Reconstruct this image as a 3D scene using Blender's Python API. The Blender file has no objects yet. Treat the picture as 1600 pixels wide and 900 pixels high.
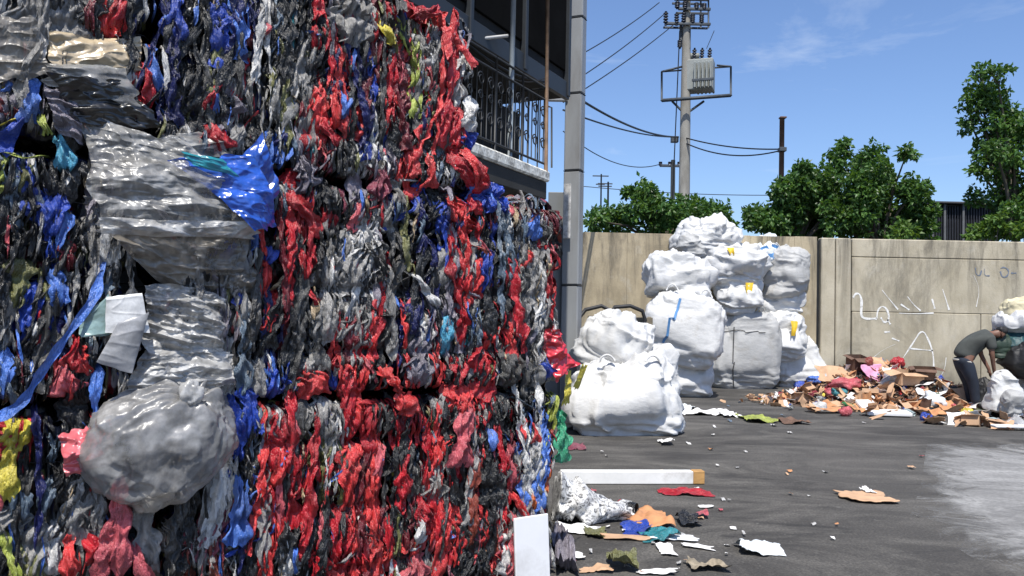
import bpy, math, random
import numpy as np
from mathutils import Vector, Matrix
R = math.radians
SC = bpy.context.scene
COL = SC.collection
random.seed(7)

# ------------------------------------------------------------------ camera
FPX = 1300.0
cam_d = bpy.data.cameras.new('camera'); cam = bpy.data.objects.new('camera', cam_d); COL.objects.link(cam)
cam_d.sensor_width = 36.0; cam_d.lens = 36.0 * FPX / 1600.0
cam_d.clip_start = 0.05; cam_d.clip_end = 3000
CM = Matrix.Translation((0, 0, 1.6)) @ Matrix.Rotation(math.pi / 2 + R(1.75), 4, 'X') @ Matrix.Rotation(R(1.15), 4, 'Z')
cam.matrix_world = CM
SC.camera = cam

# ------------------------------------------------------------------ sky, sun, exposure
SUN_EL, SUN_AZ = R(62), R(184)          # azimuth clockwise from +Y
SKY_STRENGTH, SUN_STRENGTH, EXPOSURE = 0.12, 4.6, 0.35
world = bpy.data.worlds.new('World'); SC.world = world; world.use_nodes = True
wn = world.node_tree; wn.nodes.clear()
def wnode(t, **k):
    n = wn.nodes.new(t)
    for a, b in k.items(): setattr(n, a, b)
    return n
sky = wnode('ShaderNodeTexSky', sky_type='NISHITA', sun_disc=False, sun_elevation=SUN_EL, sun_rotation=SUN_AZ,
            air_density=1.0, dust_density=1.3, ozone_density=3.0, altitude=300)
bg = wnode('ShaderNodeBackground'); bg.inputs['Strength'].default_value = SKY_STRENGTH
wo = wnode('ShaderNodeOutputWorld')
tc = wnode('ShaderNodeTexCoord')
mp = wnode('ShaderNodeMapping'); mp.inputs['Scale'].default_value = (2.2, 2.2, 9.0); mp.inputs['Rotation'].default_value = (0, R(14), 0)
cn = wnode('ShaderNodeTexNoise'); cn.inputs['Scale'].default_value = 1.3; cn.inputs['Detail'].default_value = 7; cn.inputs['Roughness'].default_value = 0.62
cn.inputs['Distortion'].default_value = 0.6
cr = wnode('ShaderNodeMapRange'); cr.inputs[1].default_value = 0.60; cr.inputs[2].default_value = 0.95; cr.inputs[3].default_value = 0; cr.inputs[4].default_value = 0.55
mx = wnode('ShaderNodeMix', data_type='RGBA'); mx.inputs[7].default_value = (6.5, 7.0, 7.6, 1)
L = wn.links.new
L(tc.outputs['Generated'], mp.inputs[0]); L(mp.outputs[0], cn.inputs['Vector']); L(cn.outputs['Fac'], cr.inputs[0])
tint = wnode('ShaderNodeMix', data_type='RGBA', blend_type='MULTIPLY'); tint.inputs[0].default_value = 1; tint.inputs[7].default_value = (.92, 1.0, 1.16, 1)
L(cr.outputs[0], mx.inputs[0]); L(sky.outputs[0], tint.inputs[6]); L(tint.outputs[2], mx.inputs[6]); L(mx.outputs[2], bg.inputs[0]); L(bg.outputs[0], wo.inputs[0])
sun_d = bpy.data.lights.new('sun', 'SUN'); sun = bpy.data.objects.new('sun', sun_d); COL.objects.link(sun)
sun_d.energy = SUN_STRENGTH; sun_d.angle = R(0.5); sun_d.color = (1.0, 0.955, 0.88)
SUNV = Vector((math.sin(SUN_AZ) * math.cos(SUN_EL), math.cos(SUN_AZ) * math.cos(SUN_EL), math.sin(SUN_EL)))
sun.rotation_euler = (-SUNV).to_track_quat('-Z', 'Y').to_euler(); sun.location = (-5, -8, 20)
SC.view_settings.view_transform = 'Standard'; SC.view_settings.look = 'None'
SC.view_settings.exposure = EXPOSURE; SC.view_settings.gamma = 1.0; SC.view_settings.use_curve_mapping = False

# ------------------------------------------------------------------ places
CO = Vector((0, 0, 1.6)); CR = CM.to_3x3()
def ray(px, py): return (CR @ Vector(((px - 800) / FPX, -(py - 450) / FPX, -1.0)))
def at(px, py, Y):
    d = ray(px, py); return CO + d * (Y / d.y)
def gp(px, py, z=0.0):
    d = ray(px, py); return CO + d * ((z - CO.z) / d.z)
FA = Vector((math.sin(R(55.6)), math.cos(R(55.6)), 0))     # along the bale front, to its far right end
FN = Vector((FA.y, -FA.x, 0))                              # out of the bale front
FE = gp(862, 892)                                          # foot of the front's right end
def face(px, py, off=0.0):
    d = ray(px, py); o = FE + FN * off
    return CO + d * ((o - CO).dot(FN) / d.dot(FN))
def fp(s, z, off=0.0): return FE - FA * s + Vector((0, 0, z)) + FN * off
def fs(p):  return -(p - FE).dot(FA)
def facepx(py_width_px, p): return py_width_px * (p - CO).dot(CR @ Vector((0, 0, -1))) / FPX

# ------------------------------------------------------------------ numpy noise
def _h(ix, iy, iz, seed):
    h = (ix * 374761393 + iy * 668265263 + iz * 1440662683 + seed * 1274126177) & 0xffffffff
    h = ((h ^ (h >> 13)) * 1274126177) & 0xffffffff
    h = ((h ^ (h >> 16)) * 2246822519) & 0xffffffff
    return ((h ^ (h >> 15)) & 0xffff) / 65535.0
def noise(P, seed=0):
    P = np.asarray(P, float); i = np.floor(P).astype(np.int64); f = P - i; f = f * f * (3 - 2 * f)
    x, y, z = i[..., 0], i[..., 1], i[..., 2]; u, v, w = f[..., 0], f[..., 1], f[..., 2]
    def l(a, b, t): return a + (b - a) * t
    return l(l(l(_h(x, y, z, seed), _h(x + 1, y, z, seed), u), l(_h(x, y + 1, z, seed), _h(x + 1, y + 1, z, seed), u), v),
             l(l(_h(x, y, z + 1, seed), _h(x + 1, y, z + 1, seed), u), l(_h(x, y + 1, z + 1, seed), _h(x + 1, y + 1, z + 1, seed), u), v), w) * 2 - 1
def fbm(P, seed=0, o=3):
    P = np.asarray(P, float); r = 0; a = 1; t = 0
    for k in range(o): r = r + a * noise(P * 2 ** k, seed + k); t += a; a *= .5
    return r / t
def tri(x): return np.abs((x % 1.0) * 2 - 1) * 2 - 1
def ridge(P, seed=0, sharp=5):
    """thin raised crease lines, 0..1"""
    P = np.asarray(P, float); W = np.stack([noise(P * .8, seed + 5 + k) for k in range(3)], -1) * .45
    return (1 - np.abs(noise(P + W, seed))) ** sharp
def crumple(P, lam, rng, n=6, bias=None):
    """creased film: sum of warped triangle waves in random directions, about -1..1"""
    P = np.asarray(P, float); sd = int(rng.integers(1 << 20))
    W = np.stack([noise(P / (lam * 1.6), sd + k) for k in range(3)], -1) * lam * 0.7
    Q = P + W; r = 0; t = 0
    for k in range(n):
        d = rng.normal(size=3)
        if bias is not None: d = d * bias
        d /= np.linalg.norm(d) + 1e-9
        l = lam * (0.5 + 1.3 * rng.random()); a = l
        r = r + a * tri(Q @ d / (2 * l) + rng.random()); t += a
    return r / t * 1.6

def relax(G, exu, exv, its, pin, grav=(0, 0, -.0008), bend=.25, wrap=False, plane=None, keep=0.0, seed=0, jitter=.004, damp=.93):
    """let a sheet that is longer than its frame buckle, sag and crease (position-based cloth)"""
    nv, nu = G.shape[:2]; X = G.reshape(-1, 3).copy(); X0 = X.copy(); rg = np.random.default_rng(seed); idx = np.arange(nv * nu).reshape(nv, nu)
    X = X + rg.normal(size=X.shape) * jitter * (~pin.reshape(-1))[:, None]; V = np.zeros_like(X); g = np.array(grav); w = (~pin.reshape(-1)).astype(float)
    sets = []
    def add(a, b, k, fac):
        a, b = a.reshape(-1), b.reshape(-1); r = np.linalg.norm(X0[a] - X0[b], axis=1) * fac; sets.append((a, b, r, k))
    if wrap:
        for o in (0, 1): j = np.arange(o, nu, 2); j = j[:nu // 2]; add(idx[:, j], idx[:, (j + 1) % nu], 1, exu)
    else:
        for o in (0, 1): j = np.arange(o, nu - 1, 2); add(idx[:, j], idx[:, j + 1], 1, exu)
    for o in (0, 1): i = np.arange(o, nv - 1, 2); add(idx[i], idx[i + 1], 1, exv)
    ex = (exu + exv) / 2
    for o in (0, 1):
        i = np.arange(o, nv - 1, 2); j = np.arange(0, nu - 1)
        add(idx[i][:, :-1], idx[i + 1][:, 1:], .5, ex); add(idx[i][:, 1:], idx[i + 1][:, :-1], .5, ex)
    for o in range(4):
        if o % 4 < 2:
            for q in (0, 2):
                j = np.arange(o + q, nu - 2, 4); add(idx[:, j], idx[:, j + 2], bend, exu)
                i = np.arange(o + q, nv - 2, 4); add(idx[i], idx[i + 2], bend, exv)
    P = np.array(plane[0]) if plane else None; N = np.array(plane[1]) if plane else None
    for it in range(its):
        V = V * damp + g; V *= w[:, None]; Y = X + V
        for a, b, r, k in sets:
            d = Y[b] - Y[a]; L_ = np.sqrt((d * d).sum(1)) + 1e-9; wa, wb = w[a], w[b]; ws = wa + wb + 1e-9
            c = d * ((L_ - r) / L_ * k / ws)[:, None]; Y[a] += c * wa[:, None]; Y[b] -= c * wb[:, None]
        if keep: Y += (X0 - Y) * keep * w[:, None]
        if plane is not None:
            h = (Y - P) @ N; Y += np.maximum(0, plane[2] - h)[:, None] * N * w[:, None]
        V = Y - X; X = Y
    return X.reshape(nv, nu, 3)

# ------------------------------------------------------------------ mesh building
class MB:
    def __init__(s): s.v = []; s.f = []; s.m = []; s.n = 0
    def add(s, V, F, m=0):
        V = np.asarray(V, float).reshape(-1, 3)
        s.v.append(V)
        for f in F: s.f.append(tuple(int(i) + s.n for i in f)); s.m.append(m)
        s.n += len(V); return s
    def grid(s, G, m=0, close=False, flip=False):
        nv, nu = G.shape[:2]; idx = np.arange(nv * nu).reshape(nv, nu)
        if close: idx = np.concatenate([idx, idx[:, :1]], 1)
        a, b, c, d = idx[:-1, :-1], idx[:-1, 1:], idx[1:, 1:], idx[1:, :-1]
        F = np.stack([a, d, c, b] if flip else [a, b, c, d], -1).reshape(-1, 4)
        return s.add(G.reshape(-1, 3), F.tolist(), m)
    def box(s, c, size, rot=None, m=0):
        c = Vector(c); hx, hy, hz = [q / 2 for q in size]
        V = [Vector((x * hx, y * hy, z * hz)) for x in (-1, 1) for y in (-1, 1) for z in (-1, 1)]
        if rot is not None: V = [rot @ q for q in V]
        V = [tuple(q + c) for q in V]
        return s.add(V, [(0, 1, 3, 2), (4, 6, 7, 5), (0, 4, 5, 1), (2, 3, 7, 6), (0, 2, 6, 4), (1, 5, 7, 3)], m)
    def bbox(s, c, size, rot=None, m=0, bev=0.01):
        """box with chamfered vertical and horizontal edges (slim bevel)"""
        c = Vector(c); h = Vector(size) / 2; b = min(bev, min(h) * .6); V = []; F = []
        for ax in range(3):
            for sg in (-1, 1):
                o = [(ax + 1) % 3, (ax + 2) % 3]; base = len(V)
                for (p, q) in ((-1, -1), (1, -1), (1, 1), (-1, 1)):
                    w = Vector((0, 0, 0)); w[ax] = sg * h[ax]; w[o[0]] = p * (h[o[0]] - b); w[o[1]] = q * (h[o[1]] - b); V.append(w)
                F.append(tuple(range(base, base + 4)) if sg > 0 else tuple(reversed(range(base, base + 4))))
        import itertools
        def vi(ax, sg, p, q):
            return (ax * 2 + (sg > 0)) * 4 + {(-1, -1): 0, (1, -1): 1, (1, 1): 2, (-1, 1): 3}[(p, q)]
        def idx(ax, sgs):
            o = [(ax + 1) % 3, (ax + 2) % 3]; return vi(ax, sgs[ax], sgs[o[0]], sgs[o[1]])
        for sx, sy, sz in itertools.product((-1, 1), repeat=3):
            F.append((idx(0, (sx, sy, sz)), idx(1, (sx, sy, sz)), idx(2, (sx, sy, sz))))
        for a in range(3):
            b2, c2 = (a + 1) % 3, (a + 2) % 3
            for sb in (-1, 1):
                for sc in (-1, 1):
                    lo = [0, 0, 0]; hi = [0, 0, 0]; lo[a] = -1; hi[a] = 1
                    lo[b2] = hi[b2] = sb; lo[c2] = hi[c2] = sc
                    F.append((idx(b2, lo), idx(b2, hi), idx(c2, hi), idx(c2, lo)))
        if rot is not None: V = [rot @ q for q in V]
        return s.add([tuple(q + c) for q in V], F, m)
    def tube(s, pts, r, n=6, m=0, cap=True):
        pts = [Vector(p) for p in pts]; k = len(pts); rr = r if hasattr(r, '__len__') else [r] * k
        G = np.zeros((k, n, 3)); up = None
        for i, p in enumerate(pts):
            t = (pts[min(i + 1, k - 1)] - pts[max(i - 1, 0)])
            t = t.normalized() if t.length > 1e-9 else Vector((0, 0, 1))
            if up is None:
                up = Vector((0, 0, 1)) if abs(t.z) < .9 else Vector((1, 0, 0))
            a = t.cross(up).normalized(); b = a.cross(t).normalized(); up = b
            for j in range(n):
                q = 2 * math.pi * j / n; G[i, j] = p + (a * math.cos(q) + b * math.sin(q)) * rr[i]
        base = s.n; s.grid(G, m, close=True)
        if cap:
            s.f.append(tuple(base + j for j in range(n))); s.m.append(m)
            s.f.append(tuple(base + (k - 1) * n + j for j in reversed(range(n)))); s.m.append(m)
        return s
    def prism(s, poly, z0, z1, m=0, frame=None):
        """extrude a 2-D polygon (list of xy) from z0 to z1; frame(x,y,z)->point"""
        fr = frame or (lambda x, y, z: (x, y, z)); n = len(poly)
        V = [tuple(fr(x, y, z0)) for x, y in poly] + [tuple(fr(x, y, z1)) for x, y in poly]
        F = [tuple(reversed(range(n))), tuple(range(n, 2 * n))] + [(i, (i + 1) % n, n + (i + 1) % n, n + i) for i in range(n)]
        return s.add(V, F, m)
    def sphere(s, c, r, nu=12, nv=8, m=0, rot=None):
        rr = r if hasattr(r, '__len__') else (r, r, r)
        th = np.linspace(0.02, math.pi - 0.02, nv); ph = np.linspace(0, 2 * math.pi, nu, endpoint=False)
        T, P = np.meshgrid(th, ph, indexing='ij')
        G = np.stack([np.sin(T) * np.cos(P) * rr[0], np.sin(T) * np.sin(P) * rr[1], np.cos(T) * rr[2]], -1)
        if rot is not None: G = G @ np.array(rot.to_3x3()).T
        return s.grid(G + np.array(c), m, close=True)
def wloc(o):
    v = Vector((0, 0, 0))
    while o is not None: v = v + o.location; o = o.parent
    return v
def build(mb, name, mats, parent=None, loc=None, smooth=True, flat_mats=()):
    """link the collected pieces (world coordinates) as ONE mesh object"""
    V = np.concatenate(mb.v)
    base = wloc(parent) if parent is not None else (Vector(loc) if loc is not None else Vector((0, 0, 0)))
    V = V - np.array(base)
    me = bpy.data.meshes.new(name); me.from_pydata(V.tolist(), [], mb.f)
    mats = mats if isinstance(mats, (list, tuple)) else [mats]
    for m in mats: me.materials.append(m)
    if len(mats) > 1: me.polygons.foreach_set('material_index', mb.m)
    me.polygons.foreach_set('use_smooth', [bool(smooth)] * len(mb.f)); me.update()
    o = bpy.data.objects.new(name, me); COL.objects.link(o)
    if parent is not None: o.parent = parent
    elif loc is not None: o.location = loc
    return o
def tag(o, label=None, cat=None, group=None, kind=None):
    if label: o['label'] = label
    if cat: o['category'] = cat
    if group: o['group'] = group
    if kind: o['kind'] = kind
    return o
def thing(name, loc, label, cat, group=None):
    o = bpy.data.objects.new(name, None); COL.objects.link(o); o.location = loc; o.empty_display_size = .1
    return tag(o, label, cat, group)

# ------------------------------------------------------------------ materials
_M = {}
def nodes(name):
    m = bpy.data.materials.new(name); m.use_nodes = True; nt = m.node_tree; return m, nt, nt.nodes['Principled BSDF']
def nn(nt, t, **k):
    n = nt.nodes.new(t)
    for a, b in k.items(): setattr(n, a, b)
    return n
def rgba(c): return (c[0], c[1], c[2], 1)
def tex(nt, kind, scale, mapping=(1, 1, 1), detail=4, rough=.55, dist=0, coord='Object'):
    c = nn(nt, 'ShaderNodeTexCoord'); mp = nn(nt, 'ShaderNodeMapping'); mp.inputs['Scale'].default_value = mapping
    nt.links.new(c.outputs[coord], mp.inputs[0])
    if kind == 'noise':
        t = nn(nt, 'ShaderNodeTexNoise'); t.inputs['Scale'].default_value = scale; t.inputs['Detail'].default_value = detail
        t.inputs['Roughness'].default_value = rough; t.inputs['Distortion'].default_value = dist
    else:
        t = nn(nt, 'ShaderNodeTexVoronoi'); t.inputs['Scale'].default_value = scale
        if kind == 'edge': t.feature = 'DISTANCE_TO_EDGE'
    nt.links.new(mp.outputs[0], t.inputs['Vector']); return t
def rng_(nt, src, a, b, c, d):
    n = nn(nt, 'ShaderNodeMapRange'); n.inputs[1].default_value = a; n.inputs[2].default_value = b; n.inputs[3].default_value = c; n.inputs[4].default_value = d
    nt.links.new(src, n.inputs[0]); return n.outputs[0]
def mix(nt, f, a, b, blend='MIX'):
    n = nn(nt, 'ShaderNodeMix', data_type='RGBA', blend_type=blend)
    for i, v in ((0, f), (6, a), (7, b)):
        if isinstance(v, bpy.types.NodeSocket): nt.links.new(v, n.inputs[i])
        elif i == 0: n.inputs[0].default_value = v
        else: n.inputs[i].default_value = rgba(v)
    return n.outputs[2]
def bump(nt, p, src, strength, dist=.01, prev=None):
    b = nn(nt, 'ShaderNodeBump'); b.inputs['Strength'].default_value = strength; b.inputs['Distance'].default_value = dist
    nt.links.new(src, b.inputs['Height'])
    if prev: nt.links.new(prev, b.inputs['Normal'])
    nt.links.new(b.outputs[0], p.inputs['Normal']); return b.outputs[0]
def plain(name, col, rough=.6, metal=0, var=.25, scale=6, bmp=.15, mapping=(1, 1, 1), dirt=None, bscale=30):
    if name in _M: return _M[name]
    m, nt, p = nodes(name)
    t = tex(nt, 'noise', scale, mapping, 5, .6)
    c = mix(nt, rng_(nt, t.outputs['Fac'], .3, .7, 0, 1), [q * (1 - var) for q in col], [min(1, q * (1 + var)) for q in col])
    if dirt:
        t2 = tex(nt, 'noise', scale * .45, mapping, 6, .65); c = mix(nt, rng_(nt, t2.outputs['Fac'], .5, .72, 0, dirt[1]), c, dirt[0])
    nt.links.new(c, p.inputs['Base Color']); p.inputs['Roughness'].default_value = rough; p.inputs['Metallic'].default_value = metal
    if bmp: bump(nt, p, tex(nt, 'noise', bscale, mapping, 4).outputs['Fac'], bmp, .01)
    _M[name] = m; return m
PAL = dict(k=(.013, .013, .014), dg=(.065, .064, .062), g=(.36, .35, .335), w=(.64, .63, .61), r=(.48, .012, .022), c=(.66, .045, .045),
           p=(.58, .11, .13), dr=(.15, .010, .018), b=(.018, .06, .40), lb=(.085, .20, .62), n=(.008, .012, .10), cy=(.10, .40, .58),
           te=(.03, .24, .28), ol=(.17, .17, .06), y=(.62, .52, .05), yg=(.40, .46, .08), gr=(.05, .38, .20), o=(.40, .30, .18),
           pg=(.22, .20, .24), bg=(.13, .18, .24), br=(.26, .05, .03), pd=(.26, .06, .09), **{'or': (.66, .15, .03)})
PNAME = dict(k='black', dg='charcoal', g='clear', w='white', r='red', c='coral', p='pink', dr='dark_red', b='blue', lb='light_blue', n='navy', cy='cyan',
             te='teal', ol='olive', y='yellow', yg='lime', gr='green', o='beige', pg='lilac_grey', bg='slate_blue', br='rust_red', pd='plum', **{'or': 'orange'})
def film(code):
    """thin crumpled plastic film"""
    key = 'film_' + code
    if key in _M: return _M[key]
    col = PAL[code]; m, nt, p = nodes(PNAME[code] + '_film')
    t = tex(nt, 'noise', 11, (1, 1, .5), 4, .6)
    c = mix(nt, rng_(nt, t.outputs['Fac'], .3, .7, 0, 1), [q * .62 for q in col], [min(.9, q * 1.25) for q in col])
    t2 = tex(nt, 'noise', 5, (1, 1, 1), 6, .7)
    c = mix(nt, rng_(nt, t2.outputs['Fac'], .5, .75, 0, .35), c, (.16, .145, .125) if code not in 'kn' else (.05, .05, .05))
    nt.links.new(c, p.inputs['Base Color'])
    p.inputs['Roughness'].default_value = .30 if code not in 'gw' else .26
    p.inputs['Specular IOR Level'].default_value = .75
    e = tex(nt, 'noise', 26, (1, 1, .22), 5, .6, .6); ab = nn(nt, 'ShaderNodeMath', operation='ABSOLUTE'); nt.links.new(rng_(nt, e.outputs['Fac'], .3, .7, -1, 1), ab.inputs[0])
    q = bump(nt, p, ab.outputs[0], .8, .010)
    e2 = tex(nt, 'noise', 75, (1, 1, .30), 3, .6, .4); ab2 = nn(nt, 'ShaderNodeMath', operation='ABSOLUTE'); nt.links.new(rng_(nt, e2.outputs['Fac'], .3, .7, -1, 1), ab2.inputs[0])
    bump(nt, p, ab2.outputs[0], .7, .005, q)
    if code in ('g',):
        a = tex(nt, 'noise', 7, (1, 1, .6), 4, .6); nt.links.new(rng_(nt, a.outputs['Fac'], .3, .7, .55, 1), p.inputs['Alpha'])
    _M[key] = m; return m
def clear_sheet(name, col, alo, ahi, rough=.22):
    if name in _M: return _M[name]
    m, nt, p = nodes(name)
    t = tex(nt, 'noise', 9, (1, 1, 1), 6, .65)
    c = mix(nt, rng_(nt, t.outputs['Fac'], .3, .7, 0, 1), [q * .6 for q in col], [min(.85, q * 1.35) for q in col])
    nt.links.new(c, p.inputs['Base Color']); p.inputs['Roughness'].default_value = rough; p.inputs['Specular IOR Level'].default_value = .9
    a = tex(nt, 'noise', 4.5, (1, 1, 1), 5, .6); nt.links.new(rng_(nt, a.outputs['Fac'], .3, .7, alo, ahi), p.inputs['Alpha'])
    bump(nt, p, tex(nt, 'noise', 28, (1, 1, .7), 5, .6, .5).outputs['Fac'], .25, .01)
    _M[name] = m; return m
def bale_core(name, pal):
    """squeezed layers seen between the strips: upright cells of film in several colours"""
    if name in _M: return _M[name]
    m, nt, p = nodes(name)
    c0 = nn(nt, 'ShaderNodeTexCoord'); mp = nn(nt, 'ShaderNodeMapping'); mp.inputs['Scale'].default_value = (1, 1, .22)
    nt.links.new(c0.outputs['Object'], mp.inputs[0])
    ns = nn(nt, 'ShaderNodeTexNoise'); ns.inputs['Scale'].default_value = 14; ns.inputs['Detail'].default_value = 3
    nt.links.new(mp.outputs[0], ns.inputs['Vector'])
    vm = nn(nt, 'ShaderNodeVectorMath', operation='MULTIPLY_ADD'); vm.inputs[1].default_value = (.09, .09, .09)
    nt.links.new(ns.outputs['Color'], vm.inputs[0]); nt.links.new(mp.outputs[0], vm.inputs[2])
    vo = nn(nt, 'ShaderNodeTexVoronoi'); vo.inputs['Scale'].default_value = 30; nt.links.new(vm.outputs[0], vo.inputs['Vector'])
    sp = nn(nt, 'ShaderNodeSeparateColor'); nt.links.new(vo.outputs['Color'], sp.inputs[0])
    rp = nn(nt, 'ShaderNodeValToRGB'); rp.color_ramp.interpolation = 'CONSTANT'
    el = rp.color_ramp.elements
    while len(el) < len(pal): el.new(.5)
    for i, code in enumerate(pal): el[i].position = i / len(pal); el[i].color = rgba([q * .8 for q in PAL[code]])
    nt.links.new(sp.outputs[0], rp.inputs[0])
    t = tex(nt, 'noise', 40, (1, 1, .25), 4, .6)
    c = mix(nt, rng_(nt, t.outputs['Fac'], .35, .65, 0, .65), rp.outputs[0], (.008, .008, .009))
    nt.links.new(c, p.inputs['Base Color']); p.inputs['Roughness'].default_value = .34
    q = bump(nt, p, vo.outputs['Distance'], .6, .012)
    bump(nt, p, tex(nt, 'noise', 70, (1, 1, .22), 4).outputs['Fac'], .6, .008, q)
    _M[name] = m; return m
STEEL = plain('painted_steel', (.30, .31, .32), .45, 0, .12, 3, .05, (1, 1, .3), ((.12, .10, .08), .5))
DARKSTEEL = plain('dark_steel', (.022, .024, .027), .5, .2, .3, 8, .1)
WIRE = plain('wire_black', (.012, .012, .013), .5, .3, .2, 10, 0)

# ================================================================== GROUND
def ground_mat():
    m, nt, p = nodes('yard_asphalt')
    big = tex(nt, 'noise', .35, (1, 1, 1), 5, .6, .4); st = tex(nt, 'noise', .7, (.6, 1.3, 1), 9, .74, 2.2)
    st2 = tex(nt, 'noise', 1.1, (.45, 1.6, 1), 8, .76, 2.0); fine = tex(nt, 'noise', 55, (1, 1, 1), 4, .65)
    c = mix(nt, rng_(nt, big.outputs['Fac'], .35, .68, 0, 1), (.047, .044, .041), (.118, .111, .101))
    c = mix(nt, rng_(nt, st.outputs['Fac'], .44, .64, 0, .85), c, (.18, .17, .154))
    c = mix(nt, rng_(nt, st2.outputs['Fac'], .56, .70, 0, .7), c, (.020, .020, .021))
    c = mix(nt, rng_(nt, fine.outputs['Fac'], .40, .62, .55, 0), c, (.025, .025, .025))
    gr = tex(nt, 'voronoi', 9, (1, 1, 1)); c = mix(nt, rng_(nt, gr.outputs['Distance'], 0, .09, .5, 0), c, (.26, .25, .23))
    sm = tex(nt, 'noise', 14, (1, 1, 1), 3, .6); c = mix(nt, rng_(nt, sm.outputs['Fac'], .66, .74, 0, .6), c, (.17, .165, .155))
    nt.links.new(c, p.inputs['Base Color'])
    nt.links.new(rng_(nt, st.outputs['Fac'], .3, .7, .75, .95), p.inputs['Roughness']); p.inputs['Specular IOR Level'].default_value = .25
    q = bump(nt, p, fine.outputs['Fac'], .5, .012); bump(nt, p, st.outputs['Fac'], .25, .03, q)
    return m
g = MB(); g.add([(-400, -60, 0), (400, -60, 0), (400, 1500, 0), (-400, 1500, 0)], [(0, 1, 2, 3)])
tag(build(g, 'ground', ground_mat(), smooth=False), 'dark worn asphalt yard streaked with tyre marks and dust', kind='structure')
# pale concrete patch let into the asphalt at the right
def patch_mat():
    m, nt, p = nodes('pale_concrete_patch')
    st = tex(nt, 'noise', 1.0, (.7, 1.4, 1), 8, .7, 1.5); fi = tex(nt, 'noise', 24, (1, 1, 1), 5, .7)
    c = mix(nt, rng_(nt, st.outputs['Fac'], .35, .66, 0, 1), (.19, .187, .18), (.42, .415, .40))
    c = mix(nt, rng_(nt, fi.outputs['Fac'], .35, .65, .5, 0), c, (.10, .10, .10))
    nt.links.new(c, p.inputs['Base Color']); p.inputs['Roughness'].default_value = .85; bump(nt, p, fi.outputs['Fac'], .3, .01)
    at_ = nn(nt, 'ShaderNodeAttribute'); at_.attribute_name = 'feather'
    no = tex(nt, 'noise', 1.3, (1, 1.0, 1), 8, .75, 1.0)
    ad = nn(nt, 'ShaderNodeMath', operation='ADD'); nt.links.new(at_.outputs['Fac'], ad.inputs[0]); nt.links.new(rng_(nt, no.outputs['Fac'], .25, .75, -.85, .35), ad.inputs[1])
    nt.links.new(rng_(nt, ad.outputs[0], -.25, .25, 0, .9), p.inputs['Alpha']); return m
poly = [gp(*q) for q in ((1462, 700), (1640, 694), (1800, 712), (1900, 800), (1800, 960), (1620, 915), (1540, 862), (1445, 806), (1458, 760))]
cen = sum(poly, Vector()) / len(poly); n_ = 24; ring = []
for i in range(len(poly)):
    a, b = poly[i], poly[(i + 1) % len(poly)]
    for k in range(n_): ring.append(a.lerp(b, k / n_))
G = np.zeros((14, len(ring), 3)); fe = np.zeros((14, len(ring)))
for j in range(14):
    t = 1.12 * (1 - j / 13)
    for i, q in enumerate(ring): G[j, i] = cen + (q - cen) * t; G[j, i, 2] = .004
    fe[j] = 1.3 * (1 - t / 1.12)
o = build(MB().grid(G, close=True, flip=True), 'concrete_patch', patch_mat(), smooth=False)
at_ = o.data.attributes.new('feather', 'FLOAT', 'POINT'); at_.data.foreach_set('value', fe.reshape(-1))
tag(o, 'pale worn concrete patch in the dark asphalt', kind='structure')

# ================================================================== PERIMETER WALL
WY = 19.6
def wall_mat(name, lo, hi, stain):
    m, nt, p = nodes(name)
    cl = tex(nt, 'noise', 1.1, (1, 1, .7), 6, .65); stv = tex(nt, 'noise', 1.7, (1.5, 1, .22), 8, .75, .6); fi = tex(nt, 'noise', 26, (1, 1, 1), 5, .7)
    c = mix(nt, rng_(nt, cl.outputs['Fac'], .3, .7, 0, 1), lo, hi)
    co = nn(nt, 'ShaderNodeTexCoord'); sx = nn(nt, 'ShaderNodeSeparateXYZ'); nt.links.new(co.outputs['Object'], sx.inputs[0])
    top = rng_(nt, sx.outputs['Z'], 1.2, 3.5, .25, 1.0)
    mu = nn(nt, 'ShaderNodeMath', operation='MULTIPLY'); nt.links.new(rng_(nt, stv.outputs['Fac'], .46, .64, 0, stain), mu.inputs[0]); nt.links.new(top, mu.inputs[1])
    c = mix(nt, mu.outputs[0], c, (.055, .05, .042))
    low = tex(nt, 'noise', 1.6, (1, 1, 1), 6, .7)
    lo2 = nn(nt, 'ShaderNodeMath', operation='MULTIPLY'); nt.links.new(rng_(nt, sx.outputs['Z'], .05, .9, 1, 0), lo2.inputs[0]); nt.links.new(rng_(nt, low.outputs['Fac'], .38, .6, .1, .8), lo2.inputs[1])
    c = mix(nt, lo2.outputs[0], c, (.07, .065, .055))
    wt = tex(nt, 'noise', 2.4, (1, 1, .8), 7, .72); c = mix(nt, rng_(nt, wt.outputs['Fac'], .55, .72, 0, .5), c, (.52, .49, .42)); dk = tex(nt, 'noise', .9, (1, 1, .6), 8, .75, 1.0); c = mix(nt, rng_(nt, dk.outputs['Fac'], .52, .70, 0, .5), c, (.13, .12, .095))
    nt.links.new(c, p.inputs['Base Color']); p.inputs['Roughness'].default_value = .9
    q = bump(nt, p, fi.outputs['Fac'], .35, .015); bump(nt, p, cl.outputs['Fac'], .3, .05, q); return m
WM1 = wall_mat('boarded_concrete', (.29, .24, .155), (.50, .42, .285), .85)
WM2 = wall_mat('panel_concrete', (.35, .305, .215), (.54, .485, .37), .75)
PAINT = plain('wall_paint_white', (.78, .77, .73), .9, 0, .12, 20, .1)
PAINTB = plain('wall_paint_faded_blue', (.16, .19, .24), .9, 0, .12, 20, .1)
wall = thing('concrete_wall', (4.5, WY, 0), 'long stained concrete yard wall with chalk-white scrawled writing', 'wall')
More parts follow.
